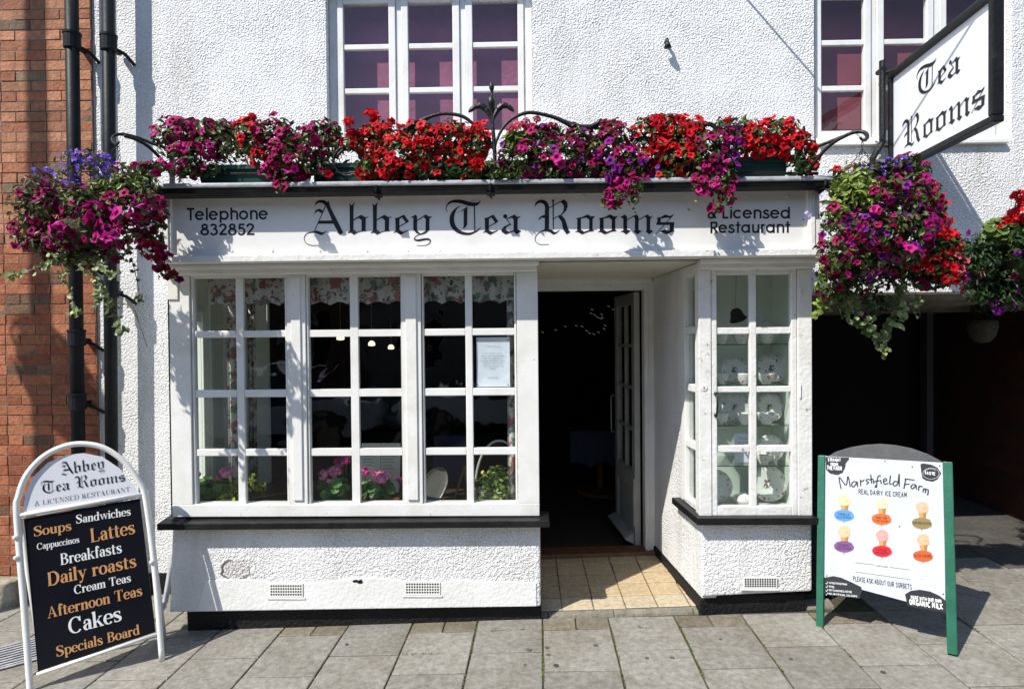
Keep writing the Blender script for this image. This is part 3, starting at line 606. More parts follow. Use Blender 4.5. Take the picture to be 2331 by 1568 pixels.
# windows
def sash(fr, gl, xs, zs, X0, X1, Z0, Z1, yf, dep, gy, bar=None):
    """stiles and rails full depth; inner glazing bars set back"""
    n = len(xs)
    fr.box(X0, xs[0][0], yf, yf+dep, Z0, Z1); fr.box(xs[-1][1], X1, yf, yf+dep, Z0, Z1)
    for i in range(n-1): fr.box(xs[i][1], xs[i+1][0], yf+.007, yf+dep-.004, zs[0][0]-.001, zs[-1][1]+.001)
    e = .0006
    fr.box(xs[0][0]+e, xs[-1][1]-e, yf+.001, yf+dep-.001, Z0+.001, zs[0][0]-.0012); fr.box(xs[0][0]+e, xs[-1][1]-e, yf+.001, yf+dep-.001, zs[-1][1]+.0012, Z1-.001)
    for (a, b) in xs:
        for k in range(len(zs)-1): fr.box(a+e, b-e, yf+.008, yf+dep-.005, zs[k][1], zs[k+1][0])
        for (c, d) in zs: gl.add([(a-.004,gy,c-.004),(b+.004,gy,c-.004),(b+.004,gy,d+.004),(a-.004,gy,d+.004)], [[0,1,2,3]])
rows = [(PZ(805,b,YB), PZ(805,a,YB)) for a, b in ((630,750),(766,886),(903,1022),(1038,1162))][::-1]
SW = MB(); zt = 2.134; zs0 = .655
posts = [(388,434),(655,697),(915,960),(1178,1226)]
pxs = [(PX(a,900,YB), PX(b,900,YB)) for a, b in posts]
zr0, zr1 = rows[0][0]-.028, rows[-1][1]+.02
for i, (a, b) in enumerate(pxs):
    if i in (0, 3): SW.box(a, b, YB, YB+.09, zs0+.075, zt)
    else:
        SW.box(a, b, YB+.002, YB+.09, zs0+.075, zt); SW.box(a+.028, b-.028, YB-.008, YB+.0015, zs0+.1, zt-.02)
SW.box(pxs[0][0], pxs[3][1], YB-.002, YB+.088, zs0, zs0+.0745)
for i in range(3): SW.box(pxs[i][1]+.0006, pxs[i+1][0]-.0006, YB+.001, YB+.089, zr1+.001, zt-.001); SW.box(pxs[i][1]+.0006, pxs[i+1][0]-.0006, YB+.001, YB+.089, zs0+.075, zr0-.001)
SW.box(pxs[0][0]-.004, pxs[0][0]+.06, YB-.009, YB-.0005, 1.99, 2.13)
swo = SW.build('shop_window', M_PAINT, TR, bevel=.004)
cols = [[(440,536),(553,649)],[(702,797),(815,913)],[(965,1060),(1076,1172)]]
for i, cc in enumerate(cols):
    cx = [(PX(a,900,YB), PX(b,900,YB)) for a, b in cc]; f_, g_ = MB(), MB()
    sash(f_, g_, cx, rows, pxs[i][1]+.0035, pxs[i+1][0]-.0035, zr0, zr1, YB+.012, .045, YB+.035)
    f_.build('casement', M_PAINT, swo, bevel=.0045); g_.build('pane', M_GLASS, swo)
# sill of the big bay
sb = MB(); sx0, sx1 = PX(358,1205,YB-.07), PX(1251,1200,YB-.07)
sb.hexa([(sx0,YB-.075,.595),(sx1,YB-.075,.607),(sx1,YB+.10,.607),(sx0,YB+.10,.595)], [(sx0,YB-.075,.634),(sx1,YB-.075,.646),(sx1,YB+.10,.656),(sx0,YB+.10,.652)])
sb.build('window_sill', M_BLACK, TR, bevel=.004)
# roughcast stall riser under it
lw = MB()
zl, zr_ = PZ(380,1395,YB), PZ(1228,1381,YB); pl = [(BX0-.035,zl),(BX1+.005,zr_),(BX1+.005,.605),(BX0-.005,.60)]
lw.hexa([(x,YB+.005,z) for x,z in pl], [(x,YW-.2,z) for x,z in pl]); lwo = lw.build('stall_riser', M_RENDER, TR, bevel=.012)
sm = MB(); pts = [(BX0+.14,zl+.012),(BX1-.02,zr_+.004),(BX1-.02,.245)]
zz = .262
for k in range(14): x = BX1-.05-(k+1)*(BX1-BX0-.25)/14; pts.append((x, zz+rnd.uniform(-.02,.02)))
sm.hexa([(x,YB-.001,z) for x,z in pts], [(x,YB+.02,z) for x,z in pts]); sm.build('smooth_render_band', M_SMOOTH, TR, bevel=.004)
pk = MB(); pk.hexa([(BX0+.05,YB+.06,-.3),(BX1+.01,YB+.06,-.3),(BX1+.01,YB+.4,-.3),(BX0+.05,YB+.4,-.3)], [(BX0+.05,YB+.045,zl+.001),(BX1+.01,YB+.045,zr_+.001),(BX1+.01,YB+.4,zr_+.001),(BX0+.05,YB+.4,zl+.001)])
pk.build('plinth', M_PLINTH, TR, bevel=.01)
pk = MB(); pk.box(XBR+.02, BX0-.0, YW-.012, YW-.001, -.3, .06); pk.build('plinth', M_PLINTH, TR)
# air vents
def vent(x0, x1, y0, y1, yy):
    a = P(x0,y1,yy); b = P(x1,y0,yy); X0, X1, Z0, Z1 = a.x, b.x, a.z, b.z
    v = MB(); n, m = 13, 4
    v.box(X0-.006, X1+.006, yy-.006, yy-.0035, Z0-.01, Z1+.01)
    d = MB(); dx = (X1-X0)/n; dz = (Z1-Z0)/m
    for i in range(n):
        for k in range(m): c = (X0+(i+.5)*dx, yy-.0062, Z0+(k+.5)*dz); d.lathe(c, [(.0062,0),(.0001,.0003)], 8, axis=V((0,-1,0)))
    vo = v.build('air_vent', M_WHITE, TR, bevel=.002); d.build('vent_hole', M_DARK, vo)
    e = MB(); e.box(X0-.02, X1+.02, yy-.006, yy+.01, Z0-.024, Z0-.0105); e.build('vent_lip', M_SMOOTH, vo, bevel=.004)
vent(616,688,1329,1355,YB); vent(924,1000,1325,1350,YB)
# patched roughcast and a chipped hole
pt = MB(); c = P(536,1296,YB+.004); ring = [(c.x+.085*math.cos(t*math.pi/9)*(1+.12*math.sin(t*2.7)), c.z+.068*math.sin(t*math.pi/9)*(1+.1*math.cos(t*1.9))) for t in range(18)]
pt.hexa([(x,YB+.0,z) for x,z in ring], [(x,YB+.02,z) for x,z in ring]); pt.build('wall_patch', render_wall_mat('grey_patch_render', (.66,.64,.63), (.60,.58,.57)), TR, bevel=.003)
pt = MB(); ring = ring[5:13]; pt.tube([(x,YB+.001,z) for x,z in ring], [.002,.005,.007,.006,.008,.006,.005,.002], 5); pt.build('patch_crack', mat('crack_grey', (.16,.15,.15), .9), TR)
pt = MB(); c = P(816,1322,YB+.004); pt.prism([(-.035,.006),(-.01,.012),(.0,.006),(.02,.014),(.03,-.008),(.008,-.014),(-.012,-.004),(-.03,-.006)], lambda a,b: (c.x+a,YB-.003,c.z+b), lambda a,b: (c.x+a,YB+.02,c.z+b)); pt.build('chipped_hole', M_PLINTH, TR)
# waste pipe at the left corner
wp = MB(); xx = BX0-.06; wp.tube([(xx,YB+.2,.57),(xx,YB+.12,.45),(xx-.005,YB+.06,.25),(xx-.012,YB+.03,.12),(xx-.02,YB-.0,.09)], .016, 8); wp.lathe((xx-.02,YB-.0,.09), [(.022,-.02),(.022,.02)], 10, axis=V((0,-1,-.4))); wp.build('waste_pipe', M_LEAD, TR, smooth=True)

# --- entrance
DX0, DX1, DZ = PX(1220,900,YD), PX(1467,900,YD), PZ(1345,661,YD)
dj = MB()
dj.box(DX0-.09, DX0-.0, YD-.01, YD+.10, .02, DZ+.075); dj.box(DX1, PX(1489,900,YD), YD-.01, YD+.10, .035, DZ+.075)
dj.box(DX0+.0006, DX1-.0006, YD-.011, YD+.099, DZ, DZ+.074); dj.box(DX0-.05, DX1+.06, YD-.03, YD-.012, DZ+.05, DZ+.09)
dj.box(DX1+.012, DX1+.03, YD-.02, YD-.0105, .04, DZ+.04); dj.build('door_frame', M_PAINT, TR, bevel=.005)
th = MB(); th.hexa([(DX0-.06,YD-.06,.03),(DX1+.09,YD-.06,.06),(DX1+.09,YD+.10,.06),(DX0-.06,YD+.10,.03)], [(DX0-.06,YD-.05,.072),(DX1+.09,YD-.05,.098),(DX1+.09,YD+.10,.104),(DX0-.06,YD+.10,.078)]); th.build('threshold', M_WOOD, TR, bevel=.006)
cl = MB(); RWA = V((PX(1490,1265,YD), YD+.0)); RWB = V((RX0+.02, YB+.04))
lin = MB(); lin.box(BX1-.1, RX0+.2, YD+.02, YD+.12, DZ+.0745, 2.35); lin.build('lintel', M_CREAM, TR)
cl.hexa([(BX1-.02,YF+.26,2.192),(RX0+.1,YF+.26,2.192),(RX0+.1,YD+.12,2.18),(BX1-.02,YD+.12,2.18)], [(BX1-.02,YF+.26,2.3),(RX0+.1,YF+.26,2.3),(RX0+.1,YD+.12,2.3),(BX1-.02,YD+.12,2.3)]); cl.build('porch_ceiling', M_CREAM, TR)
# right cheek of the entrance (roughcast, with a side light) running from door to narrow bay
def cheek(mb, t0, t1, z0, z1, th=.10, off=0):
    d = (RWB-RWA).normalized(); n = V((d.y, -d.x)); n = n if n.x < 0 else -n
    L_ = (RWB-RWA).length
    a = RWA+d*(L_*t0)+n*off; b = RWA+d*(L_*t1)+n*off; c = b-n*th; e = a-n*th
    mb.hexa([(a.x,a.y,z0),(b.x,b.y,z0),(c.x,c.y,z0),(e.x,e.y,z0)], [(a.x,a.y,z1),(b.x,b.y,z1),(c.x,c.y,z1),(e.x,e.y,z1)])
ck = MB(); TW = .66
cheek(ck, 0, TW, .13, 2.185); cheek(ck, TW, 1.0, .13, .66); ck.build('entrance_cheek', M_RENDER, TR, bevel=.01)
ck = MB(); cheek(ck, -.02, 1.0, -.1, .1295, .12, .010); ck.build('cheek_plinth', M_PLINTH, TR, bevel=.008)
ck = MB(); cheek(ck, TW+.001, TW+.07, .665, 2.185, .06, .006); cheek(ck, .93, 1.03, .665, 2.185, .06, .006)
for i, (a, b) in enumerate(zip([.665]+[r[1] for r in rows], [rows[0][0]]+[r[0] for r in rows[1:]]+[2.185])): cheek(ck, TW+.0705, .9295, a, b, .05, .002)
sdo = ck.build('side_light', M_PAINT, TR, bevel=.004)
ck = MB(); cheek(ck, TW+.06, .94, .70, 2.1, .004, -.02); ck.build('pane', M_GLASS, sdo)
lc = MB(); lc.box(BX1-.12, BX1-.0, YB+.10, YD-.011, .10, 2.185); lc.build('entrance_cheek', M_RENDER, TR, bevel=.01)
# open door leaf
H_ = V((DX1-.015, YD+.10, 0)); E_ = V((PX(1411,900,5.52), 5.52, 0)); du = (E_-H_).normalized(); dn = V((-du.y, du.x, 0)); dn = dn if dn.x < 0 else -dn; DW = (E_-H_).length; up = V((0,0,1))
DOOR = MB(); z0, z1 = .09, DZ-.01; st = .085
q = lambda mb,a0,a1,b0,b1,c0,c1: mb.obox(H_, du, up, dn, a0,a1,b0,b1,c0,c1)
q(DOOR,0,st,z0,z1,0,.045); q(DOOR,DW-st,DW,z0,z1,0,.045); zr = [.66+i*(z1-.09-.66)/4 for i in range(5)]; mid = DW/2
for (a, b) in ((z0,.18),(.52,.66),(z1-.09,z1)): q(DOOR,st+.0005,DW-st-.0005,a,b,.001,.044)
q(DOOR,mid-.014,mid+.014,.661,z1-.091,.008,.038)
for z in zr[1:4]: q(DOOR,st+.001,mid-.0145,z-.012,z+.012,.009,.037); q(DOOR,mid+.0145,DW-st-.001,z-.012,z+.012,.009,.037)
q(DOOR,st+.001,DW-st-.001,.181,.519,.015,.03); q(DOOR,st+.04,DW-st-.04,.22,.48,.0302,.036)
M_DOOR = mat('shaded_door_paint', (.40,.40,.37), .5, var=(.33,.33,.30), vscale=7)  # grey base colour carries the shade on the open leaf
dro = DOOR.build('door', M_DOOR, TR, bevel=.004)
g_ = MB(); g_.add([H_+du*st+up*.66+dn*.02, H_+du*(DW-st)+up*.66+dn*.02, H_+du*(DW-st)+up*(z1-.09)+dn*.02, H_+du*st+up*(z1-.09)+dn*.02], [[0,1,2,3]]); g_.build('pane', M_GLASS, dro)
wb = MB(); wb.hexa([H_+du*a+up*z+dn*c for a,z,c in ((.03,.095,.046),(DW-.01,.095,.046),(DW-.01,.13,.115),(.03,.13,.115))], [H_+du*a+up*z+dn*c for a,z,c in ((.03,.18,.046),(DW-.01,.18,.046),(DW-.01,.145,.12),(.03,.145,.12))]); wb.build('weatherboard', M_DOOR, dro, bevel=.004)
hd = MB(); hp = lambda a,z,c: H_+du*a+up*z+dn*c
hd.tube([hp(DW-.05,1.22,.046),hp(DW-.05,1.22,.085),hp(DW-.05,1.20,.09),hp(DW-.05,.92,.09),hp(DW-.05,.90,.085),hp(DW-.05,.90,.046)], .008, 8); hd.build('door_handle', M_BRASS, dro, smooth=True)
kp = MB(); q(kp,.006,.03,.24,.62,.046,.055); kp.build('kick_strip', M_DOOR, dro)

# --- narrow display bay
rw = [(PZ(1717,b,YB), PZ(1717,a,YB)) for a, b in ((625,745),(760,880),(893,1015),(1030,1152))][::-1]
DB = MB(); a0, a1 = PX(1620,900,YB), PX(1816,900,YB); zb0, zb1 = PZ(1717,1184,YB), 2.134
DB.box(RX0, a0-.001, YB, YB+.09, zb0, zb1); DB.box(a1+.001, RX1, YB, YB+.09, zb0, zb1); DB.box(a0, a1, YB+.002, YB+.088, rw[-1][1]+.045, zb1-.001)
DB.box(RX1-.02, RX1-.001, YB+.091, YW-.003, .7, 2.19)
dbo = DB.build('display_window', M_WORN, TR, bevel=.004)
f_, g_ = MB(), MB(); cx = [(PX(a,900,YB), PX(b,900,YB)) for a, b in ((1633,1709),(1724,1803))]
sash(f_, g_, cx, rw, a0+.002, a1-.002, zb0+.004, rw[-1][1]+.042, YB+.006, .045, YB+.03); f_.build('casement', M_WORN, dbo, bevel=.004); g_.build('pane', M_GLASS, dbo)
hd = MB(); hx, hy = PX(1629,920,YB), YB-.012
hd.tube([(hx,YB+.005,PZ(1629,895,YB)),(hx,hy-.02,PZ(1629,899,YB)),(hx,hy-.022,PZ(1629,922,YB)),(hx,hy-.012,PZ(1629,940,YB)),(hx,YB+.005,PZ(1629,945,YB))], .006, 7); hd.ball((hx,YB-.002,PZ(1629,896,YB)), .012, 8, 5); hd.ball((hx,YB-.002,PZ(1629,945,YB)), .012, 8, 5); hd.build('window_handle', M_IRON, dbo, smooth=True)
ke = MB(); kp_ = P(1602,882,YB); ke.lathe((kp_.x,YB-.0005,kp_.z), [(.022,0),(.02,.004),(.0001,.005)], 14, axis=V((0,-1,0))); ko = ke.build('keyhole_plate', M_WHITE, dbo)
ke = MB(); ke.box(kp_.x-.0025,kp_.x+.0025,YB-.007,YB-.0056,kp_.z-.009,kp_.z+.006); ke.build('keyhole', M_INK, ko)
for y in (670, 890): hg = MB(); h_ = P(1821,y,YB); hg.tube([(h_.x,YB-.004,h_.z-.04),(h_.x,YB-.004,h_.z+.04)], .005, 6); hg.build('hinge', M_WORN, dbo)
ds = MB(); e0, e1 = PX(1580,1190,YB-.06), RX1+.01; zs_ = .652; zt_ = PZ(1717,1178,YB-.02)-.012
dd = (RWB-RWA).normalized(); nn = V((dd.y,-dd.x)); nn = nn if nn.x < 0 else -nn
sA = RWA+dd*((RWB-RWA).length*.60)+nn*.055
poly = [(sA.x,sA.y),(RWB.x-.05,YB-.06),(e1,YB-.06),(e1,YB+.02),(RWB.x+.05,YB+.02),(sA.x+.07,sA.y)]
ds.hexa([(x,y,zs_-.04) for x,y in poly], [(x,y,zs_+.002) for x,y in poly]); ds.build('window_sill', M_BLACK, TR, bevel=.004)
rr = MB(); pl = [(RX0+.012,.158),(RX1,.19),(RX1,.612),(RX0+.012,.612)]
rr.hexa([(x,YB+.005,z) for x,z in pl], [(x,YW-.002,z) for x,z in pl]); rr.build('stall_riser', M_RENDER, TR, bevel=.012)
pk = MB(); pk.box(RX0+.03, RX1-.02, YB+.05, YB+.5, -.1, .157); pk.build('plinth', M_PLINTH, TR, bevel=.01)
vent(1694,1766,1315,1335,YB)
# upper windows
def upper(h, panes, rowsy, yf, blind, zoff):
    u = MB(); a, b = h[0], h[1]; xs = [(PX(p,150,yf), PX(q_,150,yf)) for p, q_ in panes]
    zz = [(PZ(panes[0][0]+150,q_,yf), PZ(panes[0][0]+150,p,yf)) for p, q_ in rowsy][::-1]
    top = zz[-1][1]; F_, G_ = MB(), MB()
    lo = zz[0][0]-.055; hi = top+.03
    u.box(a+.001, xs[0][0]-.045, yf, yf+.08, h[2]+.001, hi+.08); u.box(xs[-1][1]+.045, b-.001, yf, yf+.08, h[2]+.001, hi+.08)
    u.box(xs[0][0]-.0445, xs[-1][1]+.0445, yf+.001, yf+.079, hi+.001, hi+.08); u.box(xs[0][0]-.0445, xs[-1][1]+.0445, yf-.03, yf+.079, h[2]+.001, lo-.001)
    for i in range(len(xs)-1):
        m = (xs[i][1]+xs[i+1][0])/2; u.box(m-.02, m+.02, yf+.0005, yf+.078, lo, hi)
    for i, x in enumerate(xs):
        l = x[0]-.0445 if i == 0 else (xs[i-1][1]+x[0])/2+.0205; r = x[1]+.0445 if i == len(xs)-1 else (xs[i+1][0]+x[1])/2-.0205
        sash(F_, G_, [x], zz, l+.001, r-.001, lo, hi, yf-.012, .045, yf+.012)
    uo = u.build('upper_window', M_PAINT, TR, bevel=.004); F_.build('casement', M_PAINT, uo, bevel=.004); G_.build('pane', M_GLASS, uo)
    bl_ = MB(); bl_.box(a+.004, b-.004, yf+.17, yf+.18, h[2]+.004, 4.215); bl_.build('blind', blind, uo)
upper(WA, [(783,886),(930,1031),(1076,1179)], [(8,100),(112,200),(212,300)], YW+.07, M_PURPLE, 0)
upper(WBh, [(1868,1966),(2010,2108),(2152,2250)], [(-4,90),(102,194),(206,297)], YW+.05, M_MAROON, 0)
ws = MB(); ws.box(WBh[0]+.03, WBh[1]-.05, YW-.035, YW+.03, WBh[2]-.03, WBh[2]+.0005); ws.build('window_sill', M_PAINT, TR, bevel=.006)
hk = MB(); c = P(1517,103,YW-.03); hk.tube([(c.x,YW+.01,c.z+.03),(c.x,YW-.05,c.z+.03),(c.x+.005,YW-.06,c.z-.005)], .011, 7); hk.lathe((c.x+.003,YW-.055,c.z-.03), [(.004,.05),(.016,.03),(.028,.0),(.0001,-.005)], 9); hk.build('wall_hook', M_IRON, TR, smooth=True)
# --- passage: beam, back wall, post, brick side
ps = MB(); ps.hexa([(PASS0,YW+.281,PASST-.06),(4.6,YW+.281,PASST-.02),(4.6,YW+.9,PASST-.10),(PASS0,YW+.9,PASST-.14)], [(PASS0,YW+.281,2.4),(4.6,YW+.281,2.4),(4.6,YW+.9,2.4),(PASS0,YW+.9,2.4)]); ps.build('passage_beam', mat('shaded_soffit', (.20,.18,.15), .9, var=(.10,.09,.075), vscale=7, bump=(20,.01,4)), TR)  # soffit colour lowered to stand for weak bounce light under the beam
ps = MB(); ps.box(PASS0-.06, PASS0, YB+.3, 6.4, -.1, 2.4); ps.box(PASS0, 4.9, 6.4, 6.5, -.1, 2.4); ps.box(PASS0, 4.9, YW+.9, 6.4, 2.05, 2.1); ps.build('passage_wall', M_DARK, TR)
ps = MB(); p_ = PX(2110,850,6.2); ps.box(p_-.03, p_+.03, 6.15, 6.25, 0, 2.05); ps.build('passage_post', mat('grey_post', (.10,.10,.11), .6), TR)
bw = MB(); rn = random.Random(5)
for k in range(32):
    y = YW+.29-(.11 if k % 2 else 0)
    while y < 6.4:
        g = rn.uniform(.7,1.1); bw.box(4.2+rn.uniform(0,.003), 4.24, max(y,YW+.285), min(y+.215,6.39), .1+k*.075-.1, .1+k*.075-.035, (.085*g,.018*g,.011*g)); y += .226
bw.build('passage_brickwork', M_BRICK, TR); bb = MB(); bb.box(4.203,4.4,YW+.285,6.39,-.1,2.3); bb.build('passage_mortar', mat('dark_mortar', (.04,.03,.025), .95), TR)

# ================================================================== BRICK HOUSE
BH = thing('brick_house', 'end of red brick house with stone plinth left of the white wall', 'building', (-3.6, YW, -.1))
bk = MB(); rn = random.Random(11); YBk = YW-.02
z = -.02; k = 0
while z < 5.3:
    xr = XBR-.004+rn.uniform(-.006,.006); hdr = k % 2
    j = 0 if not hdr else 1
    while xr > -6.2:
        Lb = .215 if (j+0) % 2 == 0 else .103
        t = rn.random(); g = rn.uniform(.75,1.15)
        c = (.50*g,.225*g,.12*g) if t < .6 else ((.40*g,.15*g,.075*g) if t < .93 else (.24*g,.16*g,.10*g))
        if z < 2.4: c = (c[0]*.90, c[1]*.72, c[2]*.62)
        o = rn.uniform(-.003,.003); bk.hexa([(xr-Lb,YBk+o,z),(xr,YBk+o+rn.uniform(-.002,.002),z),(xr,YBk+.06,z),(xr-Lb,YBk+.06,z)], [(xr-Lb,YBk+o,z+.0665),(xr,YBk+o,z+.0665),(xr,YBk+.06,z+.0665),(xr-Lb,YBk+.06,z+.0665)], c)
        xr -= Lb+.006; j += 1
    z += .0725; k += 1
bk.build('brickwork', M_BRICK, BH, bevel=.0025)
mo = MB(); mo.box(-6.3, XBR-.001, YBk+.0035, YBk+.3, -.3, 5.4); mo.build('mortar', M_MORTAR, BH)
pn = MB(); pz = PZ(20,1322,YBk-.1); xq = PX(40,1380,YBk-.1)
pn.hexa([(-6.3,YBk-.13,-.4),(xq-.28,YBk-.13,-.3),(xq-.28,YBk+.003,-.3),(-6.3,YBk+.003,-.4)], [(-6.3,YBk-.10,pz),(xq-.28,YBk-.10,pz),(xq-.28,YBk-.004,pz+.02),(-6.3,YBk-.004,pz+.02)])
pn.hexa([(xq-.275,YBk-.15,-.3),(xq+.03,YBk-.15,-.3),(xq+.03,YBk-.001,-.3),(xq-.275,YBk-.001,-.3)], [(xq-.275,YBk-.12,pz-.01),(xq+.0,YBk-.12,pz-.02),(xq+.02,YBk-.004,pz+.0),(xq-.275,YBk-.004,pz+.01)])
pn.build('stone_plinth', M_STONE, BH, bevel=.02)

# ================================================================== PIPES
def pipe(label, px0, px1, py_top, r, yy, joints, tilt=0):
    b0 = P(px1,1000,yy); t0 = P(px0,0,yy)
    xb, xt = b0.x, t0.x; f = lambda z: xb+(xt-xb)*(z-b0.z)/(t0.z-b0.z)
    root = thing('drainpipe', label, 'drainpipe', (f(0), yy, gz(f(0))), 'black drainpipes on the wall')
    m = MB(); m.tube([(f(-.05),yy,-.1),(f(5),yy,5.2)], r, 16); m.build('pipe', M_PIPE, root, smooth=True)
    for (jy) in joints:
        z = PZ(px0,jy,yy); x = f(z); m = MB(); m.lathe((x,yy,z), [(r+.001,-.055),(r+.012,-.05),(r+.012,.04),(r+.016,.045),(r+.016,.06),(r+.001,.062)], 16); m.build('collar', M_PIPE, root, smooth=False)
        m = MB(); m.box(x-.012+.0, x+.012, yy+r+.0125, YW-.02, z-.03, z+.0); m.tube([(x+.02,yy+.03,z-.02),(x+r+.03,yy+.07,z-.045),(x+r+.05,YW-.0,z-.09)], .012, 6); m.build('bracket', M_PIPE, root)
PIPE_Y = YW-.14
pipe('black drainpipe on the red brick, nearest the left end', 163, 178, 0, .042, PIPE_Y, [95,590,770,915], 0)
pipe('black drainpipe on the strip of white render beside the brick', 247, 254, 0, .040, PIPE_Y, [100,660], 0)

# lamp post down the street (its shadow crosses the brick)
LPX, LPY = PX(93,700,4.38)-1.123*(4.38-2.72), 2.72
LP = thing('lamp_post', 'tall grey lamp post with a flower basket further up the pavement', 'lamp post', (LPX, LPY, gz(LPX)))
m = MB(); m.tube([(LPX,LPY,gz(LPX)-.05),(LPX,LPY,1.2),(LPX,LPY,1.25),(LPX,LPY,9)], [.075,.075,.056,.054], 14); m.build('pole', M_PIPE, LP, smooth=True)
m = MB(); m.lathe((LPX,LPY,9.05), [(.05,-.05),(.16,.05),(.2,.3),(.09,.42),(.0001,.46)], 12); m.build('lantern', M_WHITE, LP)

# ================================================================== FLOWERS
def onb(n):
    n = n.normalized(); a = n.orthogonal().normalized(); return n, a, n.cross(a)
def petunia(mb, c, n, r, col, rn):
    n, a, b = onb(n); ph = rn.uniform(0, 6.3); k = rn.uniform(.78, 1.18); col = tuple(min(x*k, .9) for x in col); dk = tuple(x*.45 for x in col)
    vs = [c-n*r*.45]; N = 10
    for i in range(N):
        t = ph+i*2*math.pi/N; vs.append(c+(a*math.cos(t)+b*math.sin(t))*r*.38-n*r*.02)
    for i in range(N):
        t = ph+i*2*math.pi/N; q = r*(1.02 if i % 2 else .76)*rn.uniform(.9,1.08); vs.append(c+(a*math.cos(t)+b*math.sin(t))*q+n*r*(rn.uniform(-.22,.10)+(0 if i % 2 else .12)))
    mb.add(vs, [[0,1+i,1+(i+1)%N] for i in range(N)], dk)
    mb.add(vs, [[1+i,1+N+i,1+N+(i+1)%N,1+(i+1)%N] for i in range(N)], col)
def floret(mb, c, n, r, col, rn, N=5):
    n, a, b = onb(n); ph = rn.uniform(0, 6.3); k = rn.uniform(.75,1.2); col = tuple(min(x*k,.9) for x in col)
    vs = [c-n*r*.2]
    for i in range(2*N): t = ph+i*math.pi/N; q = r*(1 if i % 2 else .55); vs.append(c+(a*math.cos(t)+b*math.sin(t))*q+n*r*rn.uniform(-.1,.15))
    mb.add(vs, [[0,1+i,1+(i+1)%(2*N)] for i in range(2*N)], col)
def geranium(mb, c, r, col, rn, m=40):
    for i in range(m):
        d = V((rn.gauss(0,1), rn.gauss(0,1)-.3, rn.gauss(0,1)+.5)).normalized(); floret(mb, c+V((d.x*r,d.y*r,d.z*r*.75))*rn.uniform(.75,1.1), (d+V((rn.gauss(0,.35),rn.gauss(0,.35),rn.gauss(0,.35)))).normalized(), r*.40, tuple(v*rn.uniform(.7,1.2) for v in col), rn)
def leaf(mb, c, n, l, w, col, rn):
    n, a, b = onb(n); t = rn.uniform(0, 6.3); d = a*math.cos(t)+b*math.sin(t); e = n.cross(d); k = rn.uniform(.7,1.3); col = tuple(x*k for x in col)
    vs = [c-d*l*.5, c-d*l*.1+e*w*.5+n*l*.10, c+d*l*.28+e*w*.38+n*l*.08, c+d*l*.55-n*l*.12, c+d*l*.28-e*w*.38+n*l*.08, c-d*l*.1-e*w*.5+n*l*.10, c]
    mb.add(vs, [[0,6,1],[6,2,1],[6,3,2],[6,4,3],[6,5,4],[6,0,5]], col)
def round_leaf(mb, c, n, r, col, rn):
    n, a, b = onb(n); k = rn.uniform(.7,1.25); col = tuple(x*k for x in col); N = 9; ph = rn.uniform(0,6.3)
    vs = [c-n*r*.18]+[c+(a*math.cos(ph+i*6.283/N)+b*math.sin(ph+i*6.283/N))*r*rn.uniform(.82,1.08)+n*r*rn.uniform(-.12,.18) for i in range(N)]
    mb.add(vs, [[0,1+i,1+(i+1)%N] for i in range(N)], col)
RED = (.56,.003,.014); SCAR = (.64,.009,.016); MAG = (.30,.003,.078); DMAG = (.17,.002,.034); PINK = (.52,.012,.21); PURP = (.19,.012,.22); BLUE = (.13,.07,.56); PALE = (.72,.30,.38); ROSE = (.72,.09,.15); HOT = (.92,.36,.58); YEL = (.80,.55,.05)
GREEN = (.065,.105,.022); DGREEN = (.03,.06,.018); LIME = (.20,.27,.05); OLIVE = (.10,.11,.04); IVY = (.22,.27,.10)
